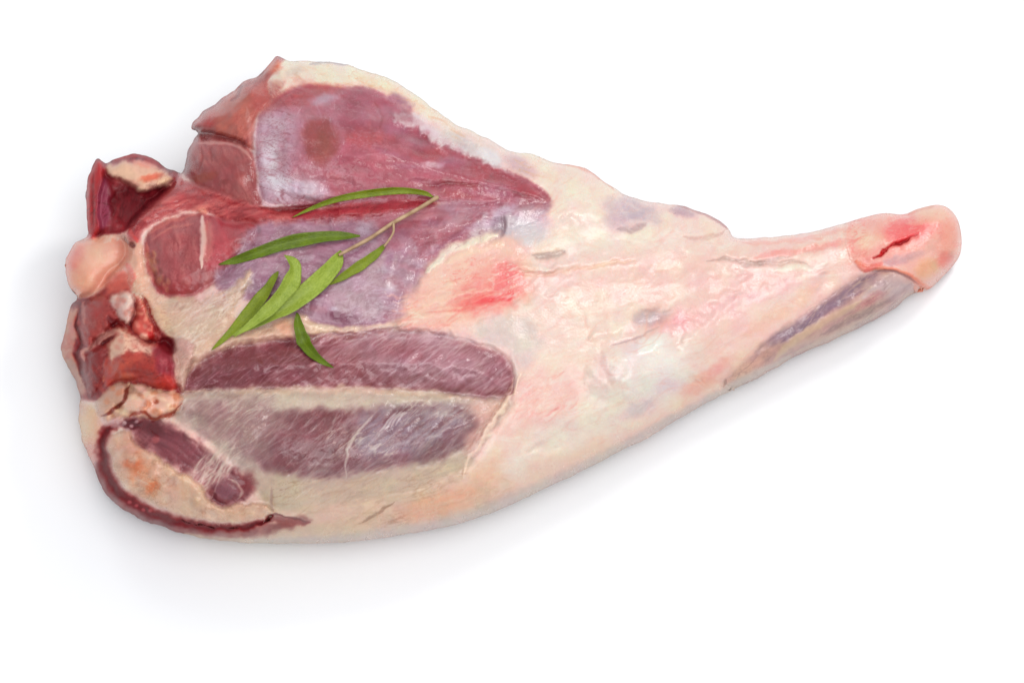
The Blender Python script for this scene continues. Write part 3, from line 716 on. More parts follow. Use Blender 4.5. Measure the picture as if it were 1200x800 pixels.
# strip of film hanging from the fascia
FILM = [(204, 398), (214, 396), (228, 404), (226, 420), (220, 438), (213, 458), (207, 446), (204, 424)]
paint(FILM, (206, 168, 156), 2.5, 0.9, 3, 9, 71, lift=2.2)
wisps(FILM, 100, 20, 5, (240, 214, 200), 0.7, 3, 309, relief=0.4)
# knobbly fat below
KNOB2 = [(112, 474), (122, 460), (138, 450), (158, 448), (180, 454), (202, 457), (214, 468), (204, 482), (184, 491), (164, 488), (146, 488), (130, 496), (120, 490)]
paint(KNOB2, (212, 170, 150), 2.5, 1, 4, 8, 56, lift=2.0)
TAN = [(113, 472), (124, 458), (140, 448), (148, 452), (146, 466), (136, 476), (126, 486), (116, 482)]
paint(TAN, (214, 172, 154), 2, 1, 3, 8, 72, dome=4.5, ds=11)
PEACH = [(143, 474), (150, 464), (166, 458), (188, 458), (206, 463), (213, 472), (202, 484), (184, 490), (166, 488), (150, 484)]
paint(PEACH, (244, 200, 180), 2, 1, 4, 8, 73, dome=5.0, ds=11)
for (x, y) in inside_pts(KNOB2, 40):
    blob(x, y, 3 + 3 * rng.random(), 2.4 + 2 * rng.random(), 180 * rng.random(), (250, 216, 186) if rng.random() < .55 else (214, 142, 108), 0.5, 0.5, 0.4, int(rng.integers(90)), lift=0.8 * rng.normal())
stroke([(118, 488), (132, 482), (141, 474), (148, 462), (152, 450)], 2.2, (140, 62, 50), 0.85, -3.2, 3)
stroke([(150, 486), (168, 483), (180, 490), (196, 486), (212, 474)], 1.8, (176, 84, 64), 0.8, -2.4, 3)
blob(183, 471, 3, 2.5, 0, (176, 92, 64), 0.8, 0.5, 0.3, 3, lift=-1.2)
blob(166, 455, 7, 4, 20, (246, 196, 182), 0.9, 0.5, 0.3, 4, lift=1.5)
blob(135, 495, 9, 6, 0, (228, 184, 182), 0.9, 0.5, 0.4, 4, lift=1.5)
blob(152, 497, 12, 5, 0, (104, 40, 50), 0.85, 0.5, 0.5, 5, lift=-1.5)
for (x, y) in ((146, 495), (154, 499), (160, 494), (150, 503)):
    blob(x, y, 2.4, 2, 0, (224, 190, 190), 0.8, 0.5, 0.3, int(y), lift=0.6)
# ball of the joint
BALL = bleed([(101, 277), (114, 274), (130, 273), (145, 277), (152, 288), (151, 302), (142, 314), (130, 323), (122, 335), (112, 344), (98, 349), (89, 348), (82, 337), (77, 320), (76, 307), (80, 295), (88, 284)])
paint(BALL, (244, 180, 160), 2, 1, 1.5, 10, 57, rough=0.22)
slb, db = sdf(BALL, 4)
db = np.maximum(db, SD[slb])
wb = 0.75 * smooth(4, -7, sdf(BALL, 4)[1])
Z[slb] = Z[slb] * (1 - wb) + wb * (44 + 17 * np.sqrt(np.clip(1 - (1 - np.clip(-db / 30, 0, 1)) ** 2, 0, 1)))
blob(88, 302, 9, 12, 20, (232, 146, 134), 0.8, 0.6, 0.3, 3)
blob(112, 298, 20, 12, -20, (246, 206, 184), 0.6, 0.7, 0.3, 4)
blob(98, 332, 14, 10, -20, (232, 178, 150), 0.6, 0.7, 0.3, 5)
blob(134, 326, 14, 8, -30, (222, 128, 112), 0.7, 0.6, 0.4, 6)
stroke([(148, 308), (152, 314), (156, 322), (154, 334)], 3, (238, 150, 140), 0.85, 2.0, 2)
paint([(128, 330), (142, 318), (152, 322), (154, 338), (140, 342), (126, 342)], (220, 122, 106), 5, 0.85, 4)
blob(155, 287, 4, 3, 40, (96, 22, 24), 0.9, 0.5, 0.3, 9, lift=-2.5)
stroke([(152, 268), (156, 278), (162, 284)], 2.6, (212, 84, 80), 0.85, 1.2, 2)
stroke([(146, 300), (136, 316), (122, 328)], 1.6, (206, 140, 120), 0.6, -1.0, 2)
hairs([(118, 266), (138, 258), (148, 276), (124, 282)], 46, -60, 22, 18, 1.6, (248, 210, 194), 1.6, 1.4)
# tail flap
FLAP = bleed([(101, 277), (102, 262), (101, 245), (101, 227), (103, 209), (106, 199), (111, 190), (115, 187), (119, 190), (125, 193), (135, 187), (146, 183), (159, 181), (171, 184), (183, 189), (193, 196),
        (205, 199), (213, 203), (206, 213), (190, 228), (172, 244), (158, 258), (148, 270), (136, 274), (122, 275), (112, 276)])
paint(FLAP, (136, 38, 48), 2, 1, 1.5, 10, 58, rough=0.42)
slf, df = sdf(FLAP, 4)
df = np.maximum(df, SD[slf])
wf = 0.7 * smooth(3, -5, sdf(FLAP, 4)[1])
Z[slf] = Z[slf] * (1 - wf) + wf * (48 + 6 * np.sqrt(np.clip(-df / 10, 0, 1)))
fibre(FLAP, -75, 26, 5, (96, 14, 24), (168, 64, 70), 0.7, 0.5, 4, 59)
paint([(101, 277), (101, 240), (103, 209), (108, 196), (115, 188), (121, 194), (119, 215), (116, 245), (116, 272)], (184, 62, 66), 3, 0.95, 2, lift=5.0)
paint([(117, 212), (126, 210), (130, 235), (126, 262), (116, 268), (114, 245)], (156, 76, 100), 4, 0.85, 3, lift=1.5)
stroke([(110, 200), (109, 230), (110, 268)], 1.5, (140, 26, 34), 0.7, -1.2, 1.5)
stroke([(104, 212), (103, 240), (104, 270)], 1.6, (206, 100, 96), 0.7, 0, 1.5)
paint([(134, 222), (150, 218), (164, 230), (186, 224), (196, 218), (186, 234), (166, 250), (150, 266), (138, 258), (132, 240)], (124, 36, 46), 8, 0.75, 5, lift=-4.0, rough=0.58)
paint([(124, 198), (134, 192), (150, 189), (168, 189), (184, 195), (198, 203), (204, 210), (194, 217), (178, 221), (163, 226), (154, 218), (142, 210), (128, 207)], (240, 204, 180), 3, 0.95, 4, 9, 60, lift=4.0, dome=4.0, ds=10)
blob(178, 208, 14, 4, -12, (214, 110, 84), 0.75, 0.6, 0.4, 3, lift=-0.8)
blob(150, 214, 14, 4, 15, (206, 140, 128), 0.6, 0.6, 0.4, 4)
blob(170, 192, 14, 4, 12, (238, 156, 138), 0.7, 0.6, 0.4, 5)
blob(190, 212, 8, 4, -20, (246, 212, 176), 0.8, 0.6, 0.4, 6, lift=1)
stroke([(134, 188), (148, 184), (160, 182.5), (176, 187), (190, 195)], 2.4, (170, 62, 66), 0.9, 0, 1)
blob(206, 206, 7, 4, 15, (176, 70, 78), 0.8, 0.5, 0.4, 7)

# ------------------------------------------------------------------ shank end
SHIN = bleed([(1027, 318), (1005, 326), (973, 347), (940, 370), (912, 391), (890, 410), (868, 430), (852, 444), (850, 452), (872, 446), (900, 434), (925, 421), (947, 410), (973, 399), (1000, 386), (1027, 373), (1049, 360), (1061, 349),
        (1076, 340), (1072, 334), (1060, 325), (1046, 319)])
paint(SHIN, (200, 162, 154), 10, 1, 6, 12, 62, rough=0.22, dome=2.5, ds=18)
fibre(SHIN, -33, 60, 5, (160, 128, 128), (214, 188, 170), 0.6, 0.4, 4, 63)
paint([(1030, 319), (1004, 328), (972, 350), (940, 372), (905, 396), (880, 420), (900, 412), (940, 388), (980, 360), (1008, 338)], (150, 126, 140), 6, 0.85, 4)
paint([(850, 446), (875, 424), (900, 404), (915, 404), (890, 432), (862, 452)], (224, 182, 160), 10, 0.7, 6)
paint([(1040, 322), (1062, 330), (1066, 340), (1040, 348), (1010, 355), (1020, 335)], (206, 190, 190), 8, 0.7, 5)
blob(1020, 352, 14, 6, -30, (196, 134, 134), 0.7, 0.7, 0.5, 4)
stroke([(1010, 352), (975, 372), (930, 400), (905, 422)], 4, (214, 184, 160), 0.8, 0.8, 2)
stroke([(1040, 352), (1000, 372), (960, 394)], 3, (166, 136, 130), 0.7, -0.6, 2)
stroke([(1030, 366), (990, 386), (930, 414)], 4, (206, 182, 164), 0.6, 0, 2)
stroke([(990, 350), (950, 378), (915, 402)], 2, (132, 104, 122), 0.5, -0.5, 2)
HOCK = bleed([(1000, 258), (1032, 250), (1059, 251), (1075, 245), (1096, 240), (1110, 243), (1120, 253), (1125, 266), (1127, 282), (1125, 298), (1117, 311), (1104, 325), (1090, 338), (1080, 334), (1064, 322),
        (1048, 314), (1030, 314), (1012, 318), (998, 308), (990, 290), (992, 270)])
paint(HOCK, (244, 190, 178), 5, 0.9, 3, 12, 64)
blob(1048, 280, 46, 16, -20, (250, 146, 140), 0.85, 0.7, 0.4, 3)
blob(1066, 268, 30, 10, -15, (248, 120, 122), 0.6, 0.7, 0.4, 4)
blob(1020, 284, 18, 14, -10, (250, 216, 196), 0.8, 0.6, 0.4, 5, lift=0.8)
blob(1095, 252, 18, 8, 0, (248, 206, 186), 0.8, 0.6, 0.4, 6)
blob(1112, 285, 12, 22, 0, (236, 170, 150), 0.7, 0.6, 0.4, 7)
blob(1054, 304, 24, 6, -14, (204, 166, 168), 0.8, 0.6, 0.4, 8)
blob(1086, 313, 16, 10, -30, (232, 186, 146), 0.7, 0.6, 0.4, 9)
blob(1108, 305, 10, 8, -50, (234, 130, 116), 0.7, 0.6, 0.4, 10)
blob(1092, 286, 8, 12, 20, (228, 186, 170), 0.6, 0.6, 0.4, 11)
stroke([(1003, 305), (1014, 313), (1030, 314), (1050, 317), (1066, 324), (1080, 334), (1089, 337)], [1.5, 4, 2.5, 2, 3, 3.4, 3], (228, 142, 118), 0.85, 1.6, 2)
stroke([(1022, 318), (1045, 318), (1062, 324), (1076, 333)], 1.5, (150, 112, 112), 0.7, -1.5, 1.5)
stroke([(1012, 318), (1026, 312), (1034, 308)], 3, (236, 132, 124), 0.7, 0, 2)
stroke([(1024, 301), (1034, 295), (1046, 289), (1058, 284), (1066, 279), (1073, 276)], [0.8, 1.9, 1.5, 2.1, 1.4, 0.8], (184, 18, 26), 1.0, -3.6, 3.5, rough=0.4)
stroke([(1027, 300), (1046, 290), (1058, 285), (1069, 278)], [0.4, 0.8, 0.9, 0.4], (134, 6, 12), 0.7, -1.5, 3.5, rough=0.5)
stroke([(1040, 290), (1062, 278), (1078, 272)], 2, (232, 80, 86), 0.6, 0.8, 2)
stroke([(1060, 262), (1085, 258), (1105, 258)], 4, (246, 186, 170), 0.6, 0.6, 3)
stroke([(1064, 252), (1076, 247), (1096, 241)], 1.6, (206, 150, 130), 0.6, 0, 1)


# ------------------------------------------------------------------ webs of fine strands
wisps(LOWER, -34, 40, 4.5, (210, 176, 180), 0.40, 5, 101, bend=2)
hairs([(330, 400), (430, 389), (540, 399), (598, 432), (590, 462), (420, 452), (300, 455)], 140, -35, 6, 40, 1.0, (222, 190, 194), 0.42, 0.4, 0.08, 0.8)
hairs([(560, 400), (612, 440), (590, 470), (470, 452), (480, 395)], 50, -38, 5, 56, 1.2, (230, 206, 206), 0.5, 0.4, 0.06, 0.8)
wisps(LOWER, -34, 40, 5, (122, 60, 68), 0.40, 5, 103, relief=-0.2, bend=2)
wisps(LAST, -40, 36, 4.5, (200, 184, 178), 0.40, 8, 105, bend=2)
hairs([(300, 470), (560, 470), (560, 530), (420, 560), (310, 540)], 120, -42, 7, 36, 1.0, (212, 196, 192), 0.38, 0.4, 0.08, 0.8)
wisps(BOTTOM, -32, 44, 6, (232, 218, 204), 0.5, 8, 107, bend=3)
hairs([(215, 465), (320, 462), (330, 500), (300, 530), (240, 505)], 70, -38, 8, 40, 1.1, (228, 214, 204), 0.42, 0.4, 0.08, 0.8)
wisps(BOTTOM, -28, 44, 7, (170, 142, 134), 0.3, 10, 109, relief=-0.1, bend=3)
wisps(MIDM, -14, 26, 4.5, (218, 196, 204), 0.65, 8, 111)
wisps(MIDM, 30, 22, 4.5, (140, 88, 108), 0.4, 8, 113, relief=-0.2)
wisps(FASC, -34, 26, 4.0, (250, 232, 214), 0.65, 5, 115)
wisps(FASC, -30, 26, 5.0, (186, 138, 124), 0.5, 5, 117, relief=-0.3)
wisps(UPPER, 10, 30, 5, (206, 156, 164), 0.45, 6, 119)
wisps(UPPER, 14, 30, 6, (140, 62, 72), 0.5, 6, 121, relief=-0.25)
wisps(SILVER, 70, 16, 6, (226, 204, 212), 0.35, 6, 123)
wisps(SILVER, 20, 16, 5, (160, 112, 128), 0.45, 6, 125, relief=-0.2)
wisps(RUMP, -42, 20, 4.5, (146, 66, 62), 0.6, 4, 127, relief=-0.5)
wisps(RUMP, -30, 20, 4.5, (222, 156, 140), 0.5, 4, 129)
wisps(LOIN, 72, 14, 4.0, (142, 66, 66), 0.55, 4, 131, relief=-0.4)
wisps(ROUND, 80, 14, 4.0, (140, 58, 62), 0.55, 4, 133, relief=-0.4)
wisps(BAND, -14, 22, 4.0, (130, 36, 42), 0.6, 3, 135, relief=-0.6)
wisps(BAND, -10, 22, 4.0, (222, 136, 126), 0.55, 3, 137, relief=0.6)
wisps(FATRIM, 24, 36, 4.5, (255, 244, 230), 0.7, 3, 139)
wisps(FATRIM, 22, 36, 5.5, (226, 182, 150), 0.6, 3, 141, relief=-0.3)
FATR = [(560, 590), (600, 420), (630, 330), (610, 280), (650, 200), (720, 225), (860, 280), (1010, 262), (1010, 300), (900, 390), (860, 450), (700, 535)]
wisps(FATR, -16, 60, 9, (255, 240, 230), 0.40, 10, 143, relief=0.12, patch=70, bend=22)
wisps(FATR, -20, 60, 11, (244, 188, 174), 0.32, 10, 145, relief=-0.12, patch=70, bend=22)
wisps(FATR, 8, 55, 12, (232, 204, 198), 0.22, 10, 147, relief=-0.08, patch=80, bend=26)
wisps(SHIN, -33, 50, 4.5, (222, 194, 174), 0.6, 3, 149)
wisps(SHIN, -33, 50, 5, (132, 104, 104), 0.5, 3, 151, relief=-0.3)
wisps(HOCK, -16, 30, 5, (255, 214, 200), 0.6, 6, 153)
wisps(HOCK, -22, 30, 5, (232, 98, 98), 0.45, 6, 155, relief=-0.3)
wisps(LIP, 35, 16, 5, (238, 214, 190), 0.6, 3, 163, relief=0.4)
wisps(LIP, 20, 16, 5, (172, 132, 106), 0.5, 3, 165, relief=-0.4)
wisps(FLAP, -70, 20, 5, (86, 12, 22), 0.5, 3, 169, relief=-0.4)
wisps([(345, 612), (300, 560), (430, 570), (560, 545), (600, 575), (560, 604), (470, 624), (380, 634)], -14, 44, 5, (236, 212, 184), 0.6, 8, 171)
wisps([(345, 612), (300, 560), (430, 570), (560, 545), (600, 575), (560, 604), (470, 624), (380, 634)], -18, 44, 6, (170, 132, 106), 0.5, 8, 173, relief=-0.35)

stroke([(300, 633), (400, 631), (475, 622), (545, 608), (617, 579), (700, 539), (787, 492), (872, 446), (925, 418)], [2, 5, 7, 8, 8, 7, 6, 5, 2], (206, 190, 180), 0.75, 0, 3, soft=0.8)  # grey shade of the rolled-under lower edge, painted into the colour
stroke([(236, 254), (238, 272), (238, 292), (236, 314)], [1.5, 3.2, 3.4, 1], (238, 208, 196), 0.95, 1.0, 2)
stroke([(242, 258), (244, 280), (243, 308)], 5.0, (222, 158, 144), 0.55, 0, 2, soft=0.9)
for P_, g_, w_ in ((LOWER, 1.4, 4), (UPPER, 1.2, 4), (ROUND, 1.4, 4), (LOIN, 1.4, 4), (RUMP, 1.2, 4), (BOTTOM, 1.0, 5), (LAST, 0.8, 6), (SHIN, 0.8, 5)):
    sl, d = sdf(P_, 24, 4, 14, 7)
    Z[sl] -= g_ * np.exp(-(d / w_) ** 2)
blob(376, 165, 18, 26, 8, (160, 84, 84), 0.55, 0.5, 0.6, 23)
blob(379, 170, 9, 15, 0, (154, 92, 80), 0.5, 0.7, 0.6, 24)
lump = np.abs(fbm(xx, yy, 30, 201, 2))
Z += (1.0 - 9.0 * smooth(0.16, 0.0, lump) * 0.10) * smooth(225, 200, xx) * smooth(0, -8, SD) * smooth(330, 345, yy) * smooth(505, 480, yy)
# --- overall mottling so that no tissue is one flat tone
m1, m2, m3 = fbm(xx, yy, 7, 81, 3), fbm(xx, yy, 26, 85, 3), fbm(xx, yy, 3, 88, 2)
C *= (1 + (0.055 * m1 + 0.055 * m2 + 0.022 * m3) * (1 - 0.6 * smooth(150, 215, C[..., 1])))[..., None]
R += 0.07 * m2 + 0.05 * m1
C[..., 1] *= 1 + 0.03 * fbm(xx, yy, 18, 91, 3)
fatness = smooth(150, 215, C[..., 1])
Fz += (0.20 * m1 + 0.8 * m2) * (1 - 0.65 * fatness)
Zf = Z + 0.6 * Fz * smooth(0, -6, SD)
# light blur of the relief takes away single-pixel spikes
for _ in range(5):
    Zf = 0.5 * Zf + 0.125 * (np.roll(Zf, 1, 0) + np.roll(Zf, -1, 0) + np.roll(Zf, 1, 1) + np.roll(Zf, -1, 1))
grey = C.mean(2, keepdims=True)
C[:] = np.clip(grey + 1.17 * (C - grey), 0, 255)
C[:] = np.clip(255 * (C / 255) ** 1.13 * 1.035, 0, 255)
ALB = np.clip(lin(C) * 0.605, 0, 0.86)


# ------------------------------------------------------------------ materials
def new_mat(name):
    m = bpy.data.materials.new(name)
    m.use_nodes = True
    nt = m.node_tree
    return m, nt, nt.nodes["Principled BSDF"]


def flesh_material(name, sss, scale, bump):
    m, nt, b = new_mat(name)
    a = nt.nodes.new("ShaderNodeAttribute"); a.attribute_name = "tissue"
    r = nt.nodes.new("ShaderNodeAttribute"); r.attribute_name = "gloss"
    tc = nt.nodes.new("ShaderNodeTexCoord")
    n1 = nt.nodes.new("ShaderNodeTexNoise")
    n1.inputs["Scale"].default_value = 900; n1.inputs["Detail"].default_value = 4
    nt.links.new(tc.outputs["Object"], n1.inputs["Vector"])
    hs = nt.nodes.new("ShaderNodeMapRange")
    hs.inputs["To Min"].default_value, hs.inputs["To Max"].default_value = 0.96, 1.04
    nt.links.new(n1.outputs["Fac"], hs.inputs["Value"])
    mx = nt.nodes.new("ShaderNodeVectorMath"); mx.operation = 'SCALE'
    nt.links.new(a.outputs["Color"], mx.inputs[0]); nt.links.new(hs.outputs["Result"], mx.inputs["Scale"])
    nt.links.new(mx.outputs["Vector"], b.inputs["Base Color"])
    nt.links.new(r.outputs["Fac"], b.inputs["Roughness"])
    bp = nt.nodes.new("ShaderNodeBump")
    bp.inputs["Strength"].default_value = bump; bp.inputs["Distance"].default_value = 0.0006
    nt.links.new(n1.outputs["Fac"], bp.inputs["Height"]); nt.links.new(bp.outputs["Normal"], b.inputs["Normal"])
    sp = nt.nodes.new("ShaderNodeMapRange")
    sp.inputs["From Min"].default_value, sp.inputs["From Max"].default_value = 0.22, 0.62
    sp.inputs["To Min"].default_value, sp.inputs["To Max"].default_value = 0.48, 0.08
    nt.links.new(r.outputs["Fac"], sp.inputs["Value"]); nt.links.new(sp.outputs["Result"], b.inputs["Specular IOR Level"])
    if sss:
        b.inputs["Subsurface Weight"].default_value = sss
        b.inputs["Subsurface Radius"].default_value = (1.0, 0.45, 0.3)
        b.inputs["Subsurface Scale"].default_value = scale
    return m


MEAT = flesh_material("moist_meat", 0.0, 0.002, 0.35)
FAT = flesh_material("soft_fat", 0.25, 0.004, 0.30)


# ------------------------------------------------------------------ the joint as solid pieces
def add_mesh(name, verts, faces, mat, parent=None, colors=None, gloss=None, ngon=None, smooth_shade=True):
    """verts (n,3); faces (m,4); ngon: list of index lists"""
    me = bpy.data.meshes.new(name)
    ng = ngon or []
    nl = faces.size + sum(len(g) for g in ng)
    me.vertices.add(len(verts))
    me.vertices.foreach_set("co", np.asarray(verts, np.float32).ravel())
    me.loops.add(nl)
    k = faces.shape[1]
    li = np.concatenate([faces.ravel()] + [np.array(g) for g in ng]).astype(np.int32)
    me.loops.foreach_set("vertex_index", li)
    me.polygons.add(len(faces) + len(ng))
    tot = np.concatenate([np.full(len(faces), k), np.array([len(g) for g in ng], int)]).astype(np.int32)
    st = np.concatenate([[0], np.cumsum(tot)[:-1]]).astype(np.int32)
    me.polygons.foreach_set("loop_start", st)
    me.polygons.foreach_set("use_smooth", np.ones(len(tot), bool) if smooth_shade else np.zeros(len(tot), bool))
    me.update(calc_edges=True)
    me.validate()
    if colors is not None:
        at = me.attributes.new("tissue", 'FLOAT_COLOR', 'POINT')
        at.data.foreach_set("color", np.concatenate([colors, np.ones((len(colors), 1))], 1).astype(np.float32).ravel())
    if gloss is not None:
        at = me.attributes.new("gloss", 'FLOAT', 'POINT')
        at.data.foreach_set("value", np.asarray(gloss, np.float32))
    me.materials.append(mat)
    o = bpy.data.objects.new(name, me)
    scene.collection.objects.link(o)
    o.parent = parent
    return o


SB = SD.copy()
for _ in range(12):
    SB = 0.2 * (SB + np.roll(SB, 1, 0) + np.roll(SB, -1, 0) + np.roll(SB, 1, 1) + np.roll(SB, -1, 1))
SGY, SGX = np.gradient(SB)
_g = np.hypot(SGX, SGY) + 1e-6
SGX, SGY = SGX / _g, SGY / _g


def solid(name, D, Zt, mat, parent, depth=5.0, under=None):
    """closed piece of tissue over the area D<0: top skin follows the relief; where it meets the outline of the
    joint it rolls under to the table, elsewhere its edge is tucked into the tissue below"""
    node = D < 0.5
    q4 = node[:-1, :-1] & node[1:, :-1] & node[:-1, 1:] & node[1:, 1:]
    used = np.zeros_like(node)
    used[:-1, :-1] |= q4; used[1:, :-1] |= q4; used[:-1, 1:] |= q4; used[1:, 1:] |= q4
    idx = np.full(node.shape, -1, np.int64)
    r_, c_ = np.nonzero(used)
    idx[r_, c_] = np.arange(len(r_))
    qi, qj = np.nonzero(q4)
    F = np.stack([idx[qi + 1, qj], idx[qi + 1, qj + 1], idx[qi, qj + 1], idx[qi, qj]], 1)
    # boundary edges, directed as in the faces
    E = np.concatenate([F[:, [0, 1]], F[:, [1, 2]], F[:, [2, 3]], F[:, [3, 0]]])
    key = E[:, 0] * (len(r_) + 1) + E[:, 1]
    rev = E[:, 1] * (len(r_) + 1) + E[:, 0]
    bd = E[~np.isin(key, rev)]
    gy, gx = np.gradient(D)
    g = np.hypot(gx, gy) + 1e-6
    u, v = c_.astype(np.float64), r_.astype(np.float64)
    isb = np.zeros(len(r_), bool); isb[bd[:, 0]] = True
    dd, nx, ny = D[r_, c_], (gx / g)[r_, c_], (gy / g)[r_, c_]
    gm = np.maximum(g[r_, c_], 0.35)
    stp = np.clip(dd / gm, -1.2, 1.2)
    mv = isb & (np.abs(dd) < 2)
    u[mv] -= (stp * nx)[mv]; v[mv] -= (stp * ny)[mv]
    h = Zt[r_, c_].astype(np.float64)
    verts = [point(u, v, h * 0.001)]
    cols, gl = [ALB[r_, c_]], [R[r_, c_]]
    bi = np.nonzero(isb)[0]
    pos = np.full(len(r_), -1); pos[bi] = np.arange(len(bi))
    outer = (np.abs(SD[r_, c_]) < 3.0)[bi]
    base = len(r_)
    prev = np.arange(len(r_))
    # an edge tucked into other tissue keeps the shading of the top skin: its side gets vertices of its own
    verts.append(verts[0][bi]); cols.append(ALB[r_[bi], c_[bi]]); gl.append(R[r_[bi], c_[bi]])
    dup = np.full(len(r_), -1); dup[bi] = base + np.arange(len(bi))
    base += len(bi)
    om = np.zeros(len(r_), bool); om[bi] = outer
    tuck = ~(om[bd[:, 0]] & om[bd[:, 1]])
    faces = [F]
    # inward direction, smoothed by blurring the distance field slightly
    inx = np.where(outer, -SGX[r_, c_][bi], -nx[bi])
    iny = np.where(outer, SGY[r_, c_][bi], ny[bi])
    P0 = verts[0][bi]
    K = 6
    px = WIDTH / W_
    for k in range(1, K + 1):
        a = math.pi / 2 * k / K
        hz = P0[:, 2]
        rad = np.minimum(hz, 0.018)
        z = np.where(outer, hz * (1 - k / K) ** 1.3, np.maximum(hz - depth * 0.001 * k / K, 0.001))
        ins = np.where(outer, np.minimum(0.62 * (hz - np.maximum(z, 0)) * (1 + 0.5 * k / K), 0.022 * k / K + 0.004) , 0.6 * px * min(k, 3))
        if under:                     # a piece that stands clear of the table: thickness and inset in mm
            z = np.where(outer, hz - under[0] * 0.001 * k / K, z)
            ins = np.where(outer, under[1] * 0.001 * (k / K) ** 1.5, ins)
        p = P0.copy()
        p[:, 0] += inx * ins; p[:, 1] += iny * ins; p[:, 2] = z + (0.0004 if k == K else 0)
        verts.append(p); cols.append(ALB[r_[bi], c_[bi]]); gl.append(R[r_[bi], c_[bi]])
        cur = np.full(len(r_), -1); cur[bi] = base + np.arange(len(bi))
        pa, pb = prev[bd[:, 0]], prev[bd[:, 1]]
        if k == 1:
            pa, pb = np.where(tuck, dup[bd[:, 0]], pa), np.where(tuck, dup[bd[:, 1]], pb)
        faces.append(np.stack([pb, pa, cur[bd[:, 0]], cur[bd[:, 1]]], 1))
        prev = cur
        base += len(bi)
    # underside: one cap per loop
    nxt = dict(zip(bd[:, 0].tolist(), bd[:, 1].tolist()))
    loops = []
    seen = set()
    for a0 in list(nxt):
        if a0 in seen:
            continue
        loop, cur_ = [], a0
        while cur_ not in seen and cur_ in nxt:
            seen.add(cur_); loop.append(int(prev[cur_])); cur_ = nxt[cur_]
        if len(loop) > 2:
            loops.append(loop[::-1])
    return add_mesh(name, np.concatenate(verts), np.concatenate(faces), mat, parent, np.concatenate(cols), np.concatenate(gl), loops)


def full(pts, warp, seed, wscale):
    F_ = np.full((H_, W_), 50.0, np.float32)
    sl, d = sdf(pts, 30, warp, wscale, seed)
    F_[sl] = d
    return F_


leg = bpy.data.objects.new("lamb_leg", None)
scene.collection.objects.link(leg)
leg.empty_display_size = 0.05
leg["label"] = "raw bone-in leg of lamb with pale fat and purple muscle on white table"
leg["category"] = "meat"

PIECES = [("tail_flap", FLAP, 1.5, 58, 10, MEAT, "dark red flap of meat with a cream fat edge"),
          ("bone_ball", BALL, 1.5, 57, 10, FAT, "pale pink rounded ball of the joint"),
          ("rump_muscle", RUMP, 2, 6, 10, MEAT, None),
          ("loin_muscle", LOIN, 2, 7, 10, MEAT, None),
          ("silverskin", SILVER, 4, 15, 10, MEAT, "lavender white silverskin with a brown oval patch"),
          ("upper_muscle", UPPER, 3, 5, 12, MEAT, None),
          ("cut_muscle_band", BAND, 3, 9, 12, MEAT, None),
          ("round_muscle", ROUND, 2, 10, 10, MEAT, "round cut muscle with a white tendon"),
          ("fat_lump", FATLUMP, 3, 54, 9, FAT, None),
          ("red_wedge", WEDGE, 3, 69, 8, MEAT, None),
          ("dark_meat_chunk", CHUNK, 3, 67, 8, MEAT, None),
          ("dark_meat_chunk", CHUNKB, 3, 68, 8, MEAT, None),
          ("hanging_film", FILM, 3, 71, 9, FAT, None),
          ("meat_nub", NUB, 3, 55, 9, MEAT, None),
          ("knobbly_fat", KNOB2, 4, 56, 8, FAT, None),
          ("fat_lip", LIP, 4, 51, 9, FAT, "cream fat lip with orange stains"),
          ("fascia", FASC, 5, 40, 10, FAT, None),
          ("middle_muscle", MIDM, 4, 24, 14, MEAT, None),
          ("lower_muscle", LOWER, 3, 44, 12, MEAT, "dark purple muscle crossed by white strands"),
          ("shin_muscle", SHIN, 2, 62, 12, MEAT, None),
          ("hock", HOCK, 3, 64, 12, FAT, "pink hock end with a red slit")]
UNDER = {"tail_flap": (20, 7), "bone_ball": (32, 14)}
taken = np.full((H_, W_), 50.0, np.float32)      # area already claimed by pieces in front
bodyD = SD.copy()
Zb = Zf.copy()
for name, pts, warp, seed, ws, mat, lab in PIECES:
    D = full(pts, warp, seed, ws)
    edge = np.maximum(np.maximum(D, -taken), SD)
    Zt = Zf - 0.25 * smooth(0.5, -1.5, taken) - 2.0 * smooth(-1.0, -2.6, taken) - 0.3 * smooth(-0.3, 1.6, D) * (SD < -1.5)
    D = np.maximum(np.maximum(D - 1.6, -(taken + 2.5)), SD)
    # crease where pieces meet
    o = solid(name, D, Zt, mat, leg, under=UNDER.get(name))
    if lab:
        o["label"] = lab
    taken = np.minimum(taken, edge)
Zb = Zf - 0.25 * smooth(0.5, -1.5, taken) - 4.2 * smooth(-1.5, -5.0, taken)
t2 = np.minimum(taken, np.hypot(xx - 100, yy - 277) - 14)
solid("fat_cover", SD + 8.0 * smooth(1.0, -6.0, t2), Zb, FAT, leg)


